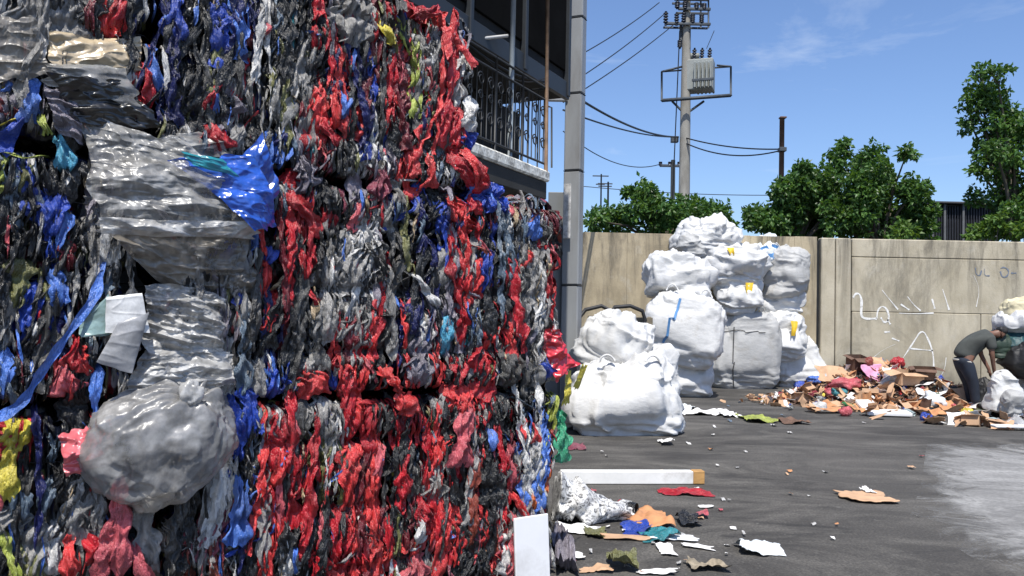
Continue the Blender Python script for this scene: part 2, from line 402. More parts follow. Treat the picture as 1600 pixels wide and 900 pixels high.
for m_p in (PAINT, PAINTB):
    nt = m_p.node_tree; nz_ = tex(nt, 'noise', 9, (1, 1, 1), 6, .75); nt.links.new(rng_(nt, nz_.outputs['Fac'], .28, .48, .25, 1.0), nt.nodes['Principled BSDF'].inputs['Alpha'])
def wx(px, py=480): return at(px, py, WY).x
def wz(px, py): return at(px, py, WY).z
ztop = wz(1400, 374)
# left stretch: upright boards of differing tone, each a shallow plank form
xl = -9.0; xr = wx(1276); mb = MB(); rg = np.random.default_rng(3); x = xl
while x < xr - .02:
    w = min(rg.choice([.6, .8, 1.05, 1.3]), xr - x); 
    if xr - x - w < .2: w = xr - x
    mb.bbox((x + w / 2, WY + .1 + rg.uniform(-.008, .008), ztop / 2 + .01), (w - .003, .2, ztop + .02 + rg.uniform(-.015, .015)), bev=.005); x += w
build(mb, 'panel', WM1, wall, smooth=False)
xs = [wx(1281), wx(1304), wx(1329)]
for a, b in zip(xs[:-1], xs[1:]):
    build(MB().bbox(((a + b) / 2, WY + .07, ztop / 2), (b - a - .02, .24, ztop), bev=.02), 'post', WM2, wall, smooth=False)
build(MB().box(((xr + xs[0]) / 2, WY + .14, ztop / 2 - .03), (xs[0] - xr + .1, .1, ztop - .06)), 'joint', DARKSTEEL, wall, smooth=False)
zs = wz(1450, 489); zc = wz(1450, 404)
edges = [wx(1331), wx(1533), wx(1533) + 3.0, wx(1533) + 6.0, wx(1533) + 9, wx(1533) + 12]
for i in range(len(edges) - 1):
    a, b = edges[i], edges[i + 1]
    build(MB().bbox(((a + b) / 2, WY + .1, zs / 2), (b - a - .014, .2, zs - .012), bev=.012), 'panel', WM2, wall, smooth=False)
build(MB().bbox(((edges[0] + edges[-1]) / 2, WY + .1, (zs + zc) / 2), (edges[-1] - edges[0], .2, zc - zs - .008), bev=.012), 'panel', WM2, wall, smooth=False)
build(MB().bbox(((edges[0] + edges[-1]) / 2, WY + .1, (ztop + zc) / 2 + .002), (edges[-1] - edges[0], .21, ztop - zc - .004), bev=.02), 'coping', WM2, wall, smooth=False)
build(MB().box(((edges[0] + edges[-1]) / 2, WY + .12, ztop / 2 - .05), (edges[-1] - edges[0] + .03, .1, ztop - .1)), 'joint', DARKSTEEL, wall, smooth=False)
def stroke(mb, zpts, w, m=0):
    pts = [at(1260 + x / 3.6, 360 + y / 3.6, WY) for x, y in zpts]; r = 2 if len(pts) > 2 else 1
    P = np.array([[q.x, q.z] for q in pts])
    for _ in range(2):          # smooth the polyline
        Q = [P[0]]
        for a, b in zip(P[:-1], P[1:]): Q += [a * .75 + b * .25, a * .25 + b * .75]
        P = np.array(Q + [P[-1]])
    k = len(P); G = np.zeros((k, 2, 3))
    for i in range(k):
        t = P[min(i + 1, k - 1)] - P[max(i - 1, 0)]; t = t / (np.linalg.norm(t) + 1e-9); n = np.array([-t[1], t[0]])
        ww = w * (.85 + .7 * float(noise(np.array([i * .45, w * 9, len(zpts)]), 5))) / 2
        for j, sg in enumerate((-1, 1)): G[i, j] = (P[i, 0] + n[0] * sg * ww, WY - .006, P[i, 1] + n[1] * sg * ww)
    mb.grid(G, m)
mb = MB()
for pts, w in (([(262, 378), (275, 355), (300, 355), (312, 400), (305, 480), (330, 498), (395, 495)], .05), ([(395, 495), (400, 445), (430, 422), (458, 450), (465, 500), (440, 522), (418, 490)], .04),
               ([(455, 500), (472, 528)], .04), ([(425, 335), (460, 380), (515, 445)], .035), ([(530, 415), (578, 447)], .035), ([(568, 372), (600, 415), (642, 452)], .035),
               ([(520, 465), (600, 469), (715, 465)], .035), ([(706, 385), (722, 440)], .04), ([(765, 330), (785, 390), (802, 447)], .05),
               ([(540, 722), (600, 632), (650, 552), (690, 620), (714, 700), (716, 775)], .035), ([(580, 664), (710, 676)], .03), ([(785, 715), (780, 770), (755, 825), (700, 830)], .02),
               ([(940, 250), (975, 330), (955, 430)], .015), ([(438, 572), (470, 570)], .04), ([(480, 606), (522, 622)], .03), ([(500, 640), (430, 670), (370, 720)], .012)):
    stroke(mb, pts, w)
build(mb, 'graffiti', PAINT, wall, smooth=False)
mb = MB()
for pts in ([(950, 210), (952, 245), (975, 258), (985, 225)], [(1000, 215), (1000, 255), (1030, 255)], [(1090, 215), (1110, 205), (1140, 225), (1130, 260), (1100, 265), (1090, 230)], [(1150, 240), (1180, 240)]): stroke(mb, pts, .03)
build(mb, 'graffiti', PAINTB, wall, smooth=False)

# ================================================================== BUILDING BEHIND THE BALES
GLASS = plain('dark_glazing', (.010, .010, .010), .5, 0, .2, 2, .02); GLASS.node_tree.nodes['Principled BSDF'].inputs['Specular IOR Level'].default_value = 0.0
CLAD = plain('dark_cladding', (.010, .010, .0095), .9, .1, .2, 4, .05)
SLAB = plain('stained_slab', (.74, .70, .61), .9, 0, .5, 16, 1.0, (1, 1, 1), ((.05, .045, .04), .95), 12)
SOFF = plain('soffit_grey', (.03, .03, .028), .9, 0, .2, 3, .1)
GREYP = plain('grey_sheet_panel', (.19, .20, .205), .55, 0, .1, 2, .05)
TUBEW = plain('white_tube', (.7, .7, .68), .5, 0, .05, 3, 0)
BD = Vector((math.sin(R(26.5)), math.cos(R(26.5)), 0)); BN = Vector((BD.y, -BD.x, 0))    # along the facade, and out of it
BE = at(860, 275, 9.45); BE.z = 0                                # balcony's far front corner
def bp(s, n, z): return BE - BD * s + BN * n + Vector((0, 0, z))      # s back along the facade, n outwards
BROT = Matrix([(BD.x, BN.x, 0), (BD.y, BN.y, 0), (0, 0, 1)]).to_3x3()
bld = thing('steel_building', bp(2, -1, 0), 'dark glazed building with a balcony and a grey steel column behind the bales', 'building')
zb = at(860, 285, 9.45).z; zt = at(860, 268, 9.45).z
def bbx(mb, s0, s1, n0, n1, z0, z1, m=0, bev=.008):
    mb.bbox(bp((s0 + s1) / 2, (n0 + n1) / 2, (z0 + z1) / 2), (abs(s1 - s0), abs(n1 - n0), z1 - z0), BROT, m, bev)
zu = at(872, 152, 10.3).z
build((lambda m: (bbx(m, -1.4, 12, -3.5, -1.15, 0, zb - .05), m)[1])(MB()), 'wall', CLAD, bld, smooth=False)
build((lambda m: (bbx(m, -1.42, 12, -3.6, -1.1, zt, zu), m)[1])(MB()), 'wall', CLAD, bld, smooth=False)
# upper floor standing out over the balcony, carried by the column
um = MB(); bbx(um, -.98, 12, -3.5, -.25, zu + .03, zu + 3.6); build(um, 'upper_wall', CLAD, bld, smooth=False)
gm = MB()
for k in range(7): bbx(gm, -.90 + k * 1.25, -.90 + k * 1.25 + 1.17, -.26, -.22, zu + .35, zu + 3.2)
for k in range(5): bbx(gm, .75 + k * 1.3, .75 + k * 1.3 + 1.2, -1.13, -1.07, zt + .2, zu - .2)
gm.bbox(bp(-.975, -1.4, zu + 1.6), (.03, 1.5, 2.6), BROT)
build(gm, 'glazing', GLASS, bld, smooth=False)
fm = MB()
for k in range(8): bbx(fm, -.98 + k * 1.25, -.91 + k * 1.25, -.25, -.18, zu + .03, zu + 3.5)
bbx(fm, -.99, 9, -.26, -.20, zu, zu + .22); bbx(fm, -.99, 9, -.25, -.19, zu + 1.55, zu + 1.6)
build(fm, 'mullion', plain('mullion_grey', (.03, .034, .038), .5, .2, .15, 5, .05), bld, smooth=False)
sm = MB(); bbx(sm, 0, 7.5, -1.2, 0, zb, zt, bev=.02); build(sm, 'balcony_slab', SLAB, bld, smooth=False)
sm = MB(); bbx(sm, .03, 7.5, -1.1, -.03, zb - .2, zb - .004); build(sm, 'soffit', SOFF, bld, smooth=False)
CD = 12.9
# column with seams
pc = at(893, 480, CD); pw = 34 * CD / FPX
PCOL = plain('column_grey', (.27, .28, .285), .42, 0, .12, 3, .04, (1, 1, .25), ((.13, .115, .10), .6))
crot = Matrix.Rotation(R(-24), 3, 'Z'); cm = MB(); z = 0
seams = [0] + [at(896, q, CD).z for q in (446, 268, 148, 30)] + [at(896, 30, CD).z + 1.4]
for a, b in zip(seams[:-1], seams[1:]): cm.bbox((pc.x, pc.y, (a + b) / 2), (pw * .80, pw * .62, b - a - .012), crot, 0, .018)
col = build(cm, 'column', PCOL, bld, smooth=False)
for q in seams[1:-1]: build(MB().box((pc.x, pc.y, q), (pw * .81, pw * .63, .014), crot), 'seam', DARKSTEEL, col, smooth=False)
cm = MB(); zz = at(880, 330, CD).z
q = at(886, 330, CD - .17); cm.bbox(q, (.12, .012, .84), crot); build(cm, 'notice_strip', plain('peeling_notice', (.55, .54, .52), .8, 0, .35, 14, .1, (1, 1, 1), ((.05, .05, .05), .9)), bld, smooth=False)
# cross beams to the column, grey infill panel, light tube
for (ya, zoff) in ((150, 0), (38, 0)):
    a = at(858 if ya == 150 else 872, ya + 5, CD - .05); b = at(886, ya + 6, CD - .05); build(MB().bbox((a + b) / 2, (abs(b.x - a.x) + .02, .08, .06)), 'beam', STEEL, bld, smooth=False)
ip = MB(); a = at(857, 300, CD + .15); b = at(884, 520, CD + .15); ip.bbox(((a.x + b.x) / 2, CD + .15, (a.z) / 2), (b.x - a.x, .04, a.z)); build(ip, 'infill_panel', GREYP, bld, smooth=False)
ip = MB(); q = at(861, 447, CD + .08); ip.bbox(q, (.07, .05, .12)); build(ip, 'switch_box', TUBEW, bld, smooth=False)
ip = MB(); ip.tube([at(728, 63, 8.3), at(793, 56, 8.6)], .018, 8); build(ip, 'light_tube', plain('tube_grey', (.42, .42, .41), .5, 0, .1, 3, 0), bld)
# railing with scroll work, posts and slack cables
rl = MB(); zr = zt + .95
for s in np.arange(.04, 6.5, .62): rl.tube([bp(s, -.05, zt), bp(s, -.05, zr + .02)], .016, 6)
for zz in (zt + .08, zr, zr - .14): rl.tube([bp(0.03, -.05, zz), bp(6.5, -.05, zz)], .013, 6)
for s in np.arange(.1, 6.4, .105):
    rl.tube([bp(s, -.05, zt + .08), bp(s, -.05, zr - .14)], .007, 4)
rgs = np.random.default_rng(5)
for s in np.arange(.12, 6.3, .21):
    for zc_, rad in ((zt + .3, .07), (zt + .5, .05), (zt + .66, .07)):
        pts = []
        for k in range(15):
            a = k / 14 * 2 * math.pi * 1.25 * (1 if rgs.random() > .5 else 1); r_ = rad * (1 - .55 * k / 14); pts.append(bp(s + math.cos(a) * r_, -.05, zc_ + math.sin(a) * r_))
        rl.tube(pts, .008, 4)
e0 = [bp(.04, -.05, zr), bp(.04, -1.15, zr)]
rl.tube(e0, .013, 6)
for n in np.arange(-.15, -1.15, -.12): rl.tube([bp(.04, n, zt), bp(.04, n, zr)], .008, 4)
build(rl, 'railing', DARKSTEEL, bld)
pl = MB(); a = bp(.02, -.03, zt); pl.tube([at(853, 268, 9.4), at(856, -40, 9.4)], .022, 8); build(pl, 'downpipe', plain('rusty_pipe', (.16, .10, .06), .7, .2, .4, 8, .2), bld)
pl = MB(); pl.tube([at(796, 250, 8.7), at(803, -30, 8.7)], .028, 8); build(pl, 'post', plain('pale_post', (.22, .25, .27), .5, 0, .2, 5, 0), bld)
pl = MB(); q0 = at(862, 262, 9.7); q1 = at(862, 168, 9.7); q2 = at(855, 166, 9.7); pl.tube([q0, q1, q2], .012, 6); build(pl, 'rail_hoop', DARKSTEEL, bld)
def cable(name, pts_px, r, label, sag=0.0, cat='cable', group=None, seg=24):
    """pts_px: two ends (px,py,Y); hangs between them"""
    a = at(*pts_px[0]); b = at(*pts_px[1]); P = []
    for k in range(seg + 1):
        t = k / seg; q = a.lerp(b, t); q.z -= sag * 4 * t * (1 - t); P.append(q)
    mb = MB().tube(P, r, 5); return tag(build(mb, name, WIRE, loc=a), label, cat, group)
cable('cable', ((728, 66, 8.2), (850, 128, 9.5)), .012, 'black cable slung across the dark building front above the balcony', .08)
cable('cable', ((760, 92, 8.2), (852, 122, 9.5)), .007, 'thin second cable under the slung cable on the dark building', .12)

# ================================================================== TREES BEHIND THE WALL
def leafmat(name, col):
    m, nt, p = nodes(name); t = tex(nt, 'noise', 1.7, (1, 1, 1), 3, .6); t2 = tex(nt, 'noise', 9, (1, 1, 1), 2, .6)
    c = mix(nt, rng_(nt, t.outputs['Fac'], .35, .65, 0, 1), [q * .6 for q in col], [q * 1.35 for q in col])
    c = mix(nt, rng_(nt, t2.outputs['Fac'], .55, .75, 0, .5), c, (col[0] * 2.4, col[1] * 1.7, col[2] * .9))
    nt.links.new(c, p.inputs['Base Color']); p.inputs['Roughness'].default_value = .42; p.inputs['Specular IOR Level'].default_value = .35
    tr = nn(nt, 'ShaderNodeBsdfTranslucent'); tr.inputs['Color'].default_value = (col[0] * 2.2, col[1] * 2.0, col[2] * .8, 1)
    ms = nn(nt, 'ShaderNodeMixShader'); ms.inputs[0].default_value = .30; out = nt.nodes['Material Output']
    nt.links.new(p.outputs[0], ms.inputs[1]); nt.links.new(tr.outputs[0], ms.inputs[2]); nt.links.new(ms.outputs[0], out.inputs['Surface']); return m
BARK = plain('bark', (.10, .085, .065), .9, 0, .3, 8, .5, (1, 1, .3))
LEAFD, LEAFM, LEAFL = leafmat('dark_leaf', (.045, .105, .026)), leafmat('mid_leaf', (.075, .150, .034)), leafmat('young_leaf', (.10, .175, .035))
def leaves(mb, c, rad, n, size, rng, mats=(0, 1)):
    for _ in range(n):
        d = rng.normal(size=3); d /= np.linalg.norm(d); q = np.array(c) + d * np.array(rad) * rng.random() ** .45
        ax = rng.normal(size=3) * .7 + d * .6 + np.array([0, 0, -.45]); ax /= np.linalg.norm(ax)
        sd = np.cross(ax, rng.normal(size=3)); sd /= np.linalg.norm(sd); nm = np.cross(sd, ax)
        l = size * rng.uniform(.6, 1.25); w = l * rng.uniform(.24, .34)
        V = [q, q + ax * l * .45 + sd * w - nm * w * .3, q + ax * l * .5 + nm * l * .05, q + ax * l * .45 - sd * w - nm * w * .3, q + ax * l - nm * l * .12]
        mb.add(V, [(0, 1, 2), (1, 4, 2), (0, 2, 3), (2, 4, 3)], int(mats[0] if rng.random() < .55 else mats[1]))
def tree(name, base_px, Y, clumps, label, leafsize, dens, mats, seed, trunk=.14, ydepth=1.0):
    rng = np.random.default_rng(seed); b = at(base_px, 480, Y); b.z = 0
    t = thing(name, b, label, 'tree'); cr_ = MB(); tk = MB(); k = Y / FPX
    pts = [at(px, py, Y) + Vector((0, rng.uniform(-ydepth, ydepth), 0)) for px, py, r in clumps]
    zlow = min(p.z for p in pts); mid = Vector((sum(p.x for p in pts) / len(pts), Y, zlow * .85)); mid = mid.lerp(Vector((b.x, Y, mid.z)), .6)
    tk.tube([b, b.lerp(mid, .5) + Vector((.05, 0, 0)), mid], [trunk * 1.3, trunk, trunk * .8], 8)
    for p, (px, py, r) in zip(pts, clumps):
        j = mid.lerp(p, .5) + Vector((0, 0, .12 * (p - mid).length)); tk.tube([mid, j, p], [trunk * .42, trunk * .25, trunk * .09], 5)
        rr = r * k
        for _ in range(3): tk.tube([p.lerp(j, .25), p + Vector(tuple(rng.normal(size=3) * rr * .6))], [trunk * .08, trunk * .04], 4)
        leaves(cr_, p, (rr, rr * 1.2, rr * .85), int(dens * max(.35, (r / 22)) ** 1.7), leafsize, rng, (0, 1))
        for _ in range(5):     # outlying sprays that break the outline
            d = rng.normal(size=3); d /= np.linalg.norm(d); leaves(cr_, np.array(p) + d * rr * 1.2, (rr * .3,) * 3, int(dens * .055 * max(.5, r / 22)) + 2, leafsize, rng, (0, 1))
    build(tk, 'trunk', BARK, t); build(cr_, 'crown', mats, t, smooth=False); return t
cl = [(928, 350, 18), (945, 335, 20), (968, 345, 22), (990, 330, 18), (1002, 306, 17), (1018, 298, 13), (1022, 330, 24), (1045, 345, 26), (1060, 330, 20), (1082, 322, 20), (1098, 340, 24), (1122, 335, 18), (1137, 348, 16), (1012, 352, 24), (980, 306, 9), (1075, 352, 24), (1110, 318, 9)]
tree('leafy_tree', 1020, 23.5, cl, 'low broad-leaved tree behind the wall left of the bag stack', .165, 360, (LEAFD, LEAFM), 11)
cl = [(1185, 352, 18), (1198, 330, 20), (1212, 305, 20), (1230, 290, 20), (1228, 325, 26), (1252, 300, 24), (1265, 268, 13), (1272, 285, 18), (1248, 342, 28), (1275, 325, 26), (1290, 350, 26), (1300, 300, 20), (1240, 268, 10), (1205, 350, 24), (1225, 352, 24), (1250, 285, 18), (1262, 318, 26), (1285, 335, 26), (1305, 330, 24), (1235, 305, 22), (1185, 335, 16), (1290, 312, 20), (1262, 355, 26)]
tree('leafy_tree', 1240, 23.0, cl, 'bushy broad-leaved tree behind the wall beside the rusty bare pole', .165, 360, (LEAFD, LEAFM), 12)
cl = [(1325, 232, 15), (1335, 215, 10), (1322, 258, 14), (1350, 250, 18), (1345, 280, 20), (1372, 240, 12), (1368, 268, 20), (1390, 250, 12), (1392, 285, 20), (1410, 272, 12), (1418, 300, 20), (1430, 290, 12), (1330, 310, 26), (1360, 310, 26), (1390, 320, 28), (1425, 330, 24), (1440, 345, 18), (1320, 345, 26), (1355, 350, 28), (1395, 355, 26), (1430, 358, 18), (1442, 318, 10), (1305, 350, 20), (1335, 330, 26), (1372, 300, 24), (1375, 335, 26), (1405, 305, 22), (1345, 258, 14), (1410, 345, 26), (1318, 285, 16)]
tree('leafy_tree', 1375, 22.6, cl, 'taller broad-leaved tree with loose upper sprays in the middle behind the wall', .155, 390, (LEAFD, LEAFM), 13)
cl = [(1551, 100, 10), (1548, 118, 16), (1540, 140, 20), (1562, 130, 12), (1532, 162, 18), (1555, 158, 20), (1575, 150, 12), (1528, 185, 16), (1552, 190, 16), (1580, 172, 18), (1595, 185, 16), (1525, 240, 16), (1545, 232, 18), (1560, 215, 14), (1575, 205, 18), (1592, 215, 24), (1565, 250, 20), (1538, 258, 12), (1585, 245, 26), (1600, 260, 26), (1552, 275, 12), (1548, 302, 14), (1562, 312, 20), (1585, 310, 26), (1605, 300, 30), (1550, 330, 10), (1580, 340, 26), (1600, 340, 28), (1620, 230, 34), (1635, 290, 36), (1610, 200, 22), (1620, 320, 30)]
tree('leafy_tree', 1598, 22.2, cl, 'tall dark tree rising at the right edge behind the wall', .16, 225, (LEAFD, LEAFM), 14, .17)
cl = [(1535, 362, 14), (1555, 355, 15), (1572, 360, 16), (1592, 366, 14), (1518, 368, 8), (1552, 342, 8)]
tree('leafy_shrub', 1556, 21.2, cl, 'yellow-green shrub peeping over the wall under the tall tree', .17, 220, (LEAFL, LEAFM), 15, .05, .4)
cl = [(1410, 350, 10), (1420, 362, 12), (1400, 366, 10)]
tree('leafy_shrub', 1412, 21.0, cl, 'small bright shrub over the wall in front of the taller middle tree', .16, 150, (LEAFL, LEAFM), 16, .04, .3)

# dark slatted shed behind the wall
shed = thing('slatted_shed', at(1505, 480, 26) * 1, 'dark slatted shed with pale uprights showing over the wall', 'shed'); shed.location.z = 0
a = at(1455, 318, 26); b = at(1562, 318, 26)
build(MB().bbox(((a.x + b.x) / 2, 27.6, a.z / 2), (b.x - a.x, 3, a.z - .02)), 'wall', plain('shed_dark', (.018, .020, .026), .5, .1, .3, 3, .1), shed, smooth=False)
mb = MB()
for q in np.linspace(a.x + .02, b.x - .02, 26): mb.bbox((q, 26.06, a.z / 2 + .5), (.03, .05, a.z - 1.1))
build(mb, 'slat', plain('shed_slat', (.035, .038, .048), .5, .1, .3, 3, .1), shed, smooth=False)
for q in (1457, 1476, 1505, 1556):
    x = at(q, 330, 26).x; build(MB().bbox((x, 26.0, a.z / 2), (.07, .07, a.z)), 'upright', plain('shed_post', (.12, .125, .13), .6, 0, .2, 5, 0), shed, smooth=False)
build(MB().bbox(((a.x + b.x) / 2, 27.5, a.z + .03), (b.x - a.x + .2, 3.3, .06)), 'roof', plain('shed_roof', (.07, .07, .075), .6, .2, .2, 3, 0), shed, smooth=False)

# ================================================================== POLES, TRANSFORMER, WIRES
CONC = plain('pole_concrete', (.30, .285, .25), .9, 0, .2, 4, .2, (1, 1, .3), ((.10, .09, .08), .6))
IRON = plain('galvanised_iron', (.07, .08, .09), .6, .4, .25, 6, .05)
TGREY = plain('transformer_grey', (.27, .285, .265), .5, 0, .12, 3, .05, (1, 1, 1), ((.2, .17, .13), .5))
PORC = plain('insulator_dark', (.025, .03, .045), .3, 0, .1, 5, 0)
PY = 28.0
pole = thing('utility_pole', at(1069, 480, PY), 'tall pale concrete power pole with crossarms and transformer platform', 'power pole'); pole.location.z = 0
def tp(px, py, dy=0): return at(px, py, PY + dy)
b0 = tp(1068, 500); b0.z = 0
build(MB().tube([b0, tp(1069, 310), tp(1071, 170), tp(1073, 20), tp(1074, -60)], [.24, .19, .17, .13, .11], 10), 'shaft', CONC, pole)
def bar(mb, p, q, r=.035): mb.tube([p, q], r, 4)
pf = MB()
for dy in (-.45, .45): bar(pf, tp(1034, 157, dy), tp(1142, 149, dy), .06)
for px, py in ((1034, 157), (1142, 149), (1055, 155), (1118, 151)): bar(pf, tp(px, py, -.45), tp(px, py, .45), .05)
bar(pf, tp(1050, 158), tp(1070, 178), .04); bar(pf, tp(1100, 158), tp(1072, 178), .04)
build(pf, 'platform', IRON, pole)
cg = MB(); k2 = {}
for dy in (-.45, .45):
    bar(cg, tp(1034, 157, dy), tp(1034, 112, dy)); bar(cg, tp(1142, 149, dy), tp(1142, 104, dy)); bar(cg, tp(1034, 112, dy), tp(1066, 104, dy)); bar(cg, tp(1120, 102, dy), tp(1142, 104, dy))
bar(cg, tp(1034, 112, -.45), tp(1034, 112, .45)); bar(cg, tp(1142, 104, -.45), tp(1142, 104, .45)); bar(cg, tp(1034, 112, .45), tp(1142, 104, .45), .03)
build(cg, 'guard_rail', IRON, pole)
ca = MB()
for (y0, x0, x1) in ((41, 1038, 1108), (18, 1058, 1108), (3, 1052, 1104)): ca.bbox((tp(x0, y0) + tp(x1, y0 - 1)) / 2 - Vector((0, .2, 0)), ((tp(x1, y0) - tp(x0, y0)).length, .09, .09)); ca.bbox((tp(x0, y0) + tp(x1, y0 - 1)) / 2 + Vector((0, .2, 0)), ((tp(x1, y0) - tp(x0, y0)).length, .06, .07))
for x in (1107, 1095): bar(ca, tp(x, 44, -.2), tp(x, -5, -.2), .03)
bar(ca, tp(1064, 40), tp(1064, 70), .05); bar(ca, tp(1078, 45, -.1), tp(1078, 75, -.1), .03)
build(ca, 'crossarm', IRON, pole)
for (x, y0, y1) in ((1040, 40, 18), (1057, 40, 20), (1068, 38, 18), (1096, 38, 22), (1082, 38, 22), (1058, 14, 2), (1070, 16, 2), (1088, 16, 4), (1100, 16, 5), (1062, 76, 62)):
    m_ = MB(); a = tp(x, y0, -.2); b = tp(x + .5, y1, -.2); m_.tube([a, b], .045, 6)
    for t in (.25, .45, .65, .85): q = a.lerp(b, t); m_.tube([q - Vector((0, 0, .015)), q + Vector((0, 0, .015))], .085, 8)
    build(m_, 'insulator', PORC, pole)
build(MB().bbox(tp(1054, 218), (.24, .2, .2)), 'bracket', IRON, pole, smooth=False)
tr = thing('transformer', tp(1095, 152), 'pale grey pole transformer with cooling fins on the platform', 'transformer')
ta = tp(1068, 95); tb = tp(1120, 146); cxx = (ta.x + tb.x) / 2; czz = (ta.z + tb.z) / 2; hh = ta.z - tb.z; ww = tb.x - ta.x
trot = Matrix.Rotation(R(-20), 3, 'Z')
build(MB().bbox((cxx, PY, czz + .03), (ww * .80, .62, hh * .95), trot, 0, .03), 'tank', TGREY, tr, smooth=False)
for k in range(5):
    for yy, dd in ((-.36, .24), (.40, .20)):
        o_ = trot @ Vector((-.12 + k * .13, yy, 0)); build(MB().bbox((cxx + o_.x, PY + o_.y, czz - .03), (.07, dd, hh * .8), trot, 0, .02), 'cooling_fin', TGREY, tr, smooth=False)
o_ = trot @ Vector((.15, -.47, -.22)); build(MB().bbox((cxx + o_.x, PY + o_.y, czz + o_.z), (.72, .05, .09), trot), 'band', IRON, tr, smooth=False)
for k in range(3):
    x0 = 1084 + k * 12; m_ = MB(); a = tp(x0, 96, -.1); b = tp(x0 + 1.5, 75, -.1); m_.tube([a, b], .035, 6)
    for t in (.2, .4, .6, .8): q = a.lerp(b, t); m_.tube([q - Vector((0, 0, .02)), q + Vector((0, 0, .02))], .075, 8)
    build(m_, 'bushing', PORC, tr)
build(MB().tube([tp(1076, 88, .2), tp(1092, 88, .2)], .11, 10), 'conservator', TGREY, tr)
PY2 = 45.0
def small_pole(name, px, ybot, ytop, Y, r, arms, label, mat, cap=True):
    a = at(px, ybot, Y); a.z = 0; t = thing(name, a, label, 'power pole'); b = at(px + (ybot - ytop) * .012, ytop, Y)
    build(MB().tube([a, b], [r * 1.2, r * .8], 8), 'shaft', mat, t)
    for (x0, x1, y) in arms:
        m_ = MB(); p = at(x0, y, Y); q = at(x1, y, Y); m_.bbox((p + q) / 2, ((q - p).length, .12, .12)); build(m_, 'crossarm', IRON, t, smooth=False)
        if cap:
            for x in (x0 + 1, (x0 + x1) / 2, x1 - 1): build(MB().tube([at(x, y, Y), at(x, y - 6, Y)], .09, 6), 'insulator', PORC, t)
    return t
small_pole('utility_pole', 1049, 480, 250, 40, .13, [(1031, 1062, 259)], 'slimmer concrete pole with one crossarm just left of the transformer pole', CONC)
small_pole('utility_pole', 937, 480, 272, 90, .10, [(926, 951, 275), (931, 945, 288)], 'small distant pole with a top bar above the left trees', IRON, False)
small_pole('utility_pole', 948, 480, 284, 90, .12, [(934, 957, 287), (935, 956, 291)], 'small distant pole with thick crossarm next to the other far pole', IRON, False)
rp_ = thing('steel_post', at(1220, 480, 24.5), 'bare rusty brown post standing above the trees', 'post'); rp_.location.z = 0
a = at(1218, 480, 24.5); a.z = 0
RUST = plain('rusty_post', (.15, .085, .06), .85, .1, .4, 6, .3, (1, 1, .3))
build(MB().tube([a, at(1222, 186, 24.5)], [.09, .075], 8), 'shaft', RUST, rp_); build(MB().bbox(at(1222, 234, 24.45), (.2, .25, .12)), 'clamp', IRON, rp_, smooth=False); build(MB().bbox(at(1223, 184, 24.5), (.19, .19, .05)), 'cap', RUST, rp_, smooth=False)
kw = dict(cat='power line', group='power lines across the sky')
cable('power_line', ((880, 138, 16), (1060, 214, 27.9)), .028, 'thick black line dropping from the building to the transformer pole', .25, **kw)
cable('power_line', ((880, 172, 16), (1060, 214, 27.9)), .020, 'thinner line below the thick one between building and transformer pole', .15, **kw)
cable('power_line', ((1070, 215, 27.9), (1221, 233, 24.5)), .022, 'upper line between the transformer pole and the rusty post', .12, **kw)
cable('power_line', ((1070, 223, 27.9), (1221, 235, 24.5)), .022, 'lower sagging line between the transformer pole and the rusty post', .28, **kw)
cable('power_line', ((880, 100, 20), (1030, 4, 28)), .016, 'uppermost of three pale lines rising to the pole top', .1, **kw)
cable('power_line', ((880, 138, 20), (1040, 20, 28)), .016, 'middle of three pale lines rising to the pole top', .1, **kw)
cable('power_line', ((880, 160, 20), (1058, 34, 28)), .016, 'lowest of three pale lines rising to the pole top', .1, **kw)
cable('power_line', ((880, 205, 30), (1033, 256, 40)), .020, 'faint line running to the slimmer pole crossarm', .6, **kw)
cable('power_line', ((900, 290, 60), (1215, 305, 60)), .028, 'faint low line just above the left trees', .2, **kw)
cable('power_line', ((1062, 48, 27.8), (1050, 330, 27.8)), .020, 'thin vertical drop wire beside the transformer pole', 0, **kw)
cable('power_line', ((1104, 76, 27.8), (1116, 48, 27.8)), .012, 'short jumper wire rising from the transformer', 0, **kw)

# ================================================================== BALES
CMI = CM.inverted()
def project(p):
    q = CMI @ Vector(p); return 800 + FPX * q.x / -q.z, 450 - FPX * q.y / -q.z
TOK = ['og og gk rg bk bk kk bk kg tk rg gk rk rg rk gr', 'gg go wo wo bk bk kk bk kg tk rk gk ry gk gr cg', 'gg gk kk kg rb bg kn kr gk gk rk nb kr rg kr wg',
       'bk bp kk kk rk bg kn kr gk gr rk nk kr rg gr wr', 'by kg gk gg gk gk rk kg bg tg kr kb kr rg rk rr', 'kb kt gg gg gg gb bb bn kg gk gp gp gr gk rb rr',
       'kk bk kg gg gg gg bb bn kg rg gk gr bg rb bb bp pk', 'kk bk rk gg gg gg gg bk rk rk gk kg gk kb rp bk kb pk', 'ro bk kg kk kg gk kg gk rk kr gk gk yg kg rg kb pk rk',
       'gk bk kg wg gw wg gk kg rk kg gk kr kg nk gr rk gk rk', 'gk br kr wg gw ww gk gk bk kg rk rg nk gk rt kr kg gk', 'bk kr rr gk gw ww gk bk bk gk rg kg rg rg gk rk kg rb',
       'bk kk rk bg gg gg gg bk bk rk gk rk rr gk rk rk bk ry', 'yr kr pr rr gg gg gg bk bk rk kg rr kr kr rr rk bk rk', 'ky br pr gg gg gg gg bk rk rk kr rr rk rk rg rk kb rk',
       'kb bk gg rp kg gg kk bk kr rk rk rr rr rr rk kk kk rb', 'gk gk gk rp kg kp pk bk kr pk rk rr rr rg rk rp kk rw', 'ky gk kr rp kr kp pk kk kr rk rr rr rr pr rk rk kr wr']
TOK = [r.split() for r in TOK]
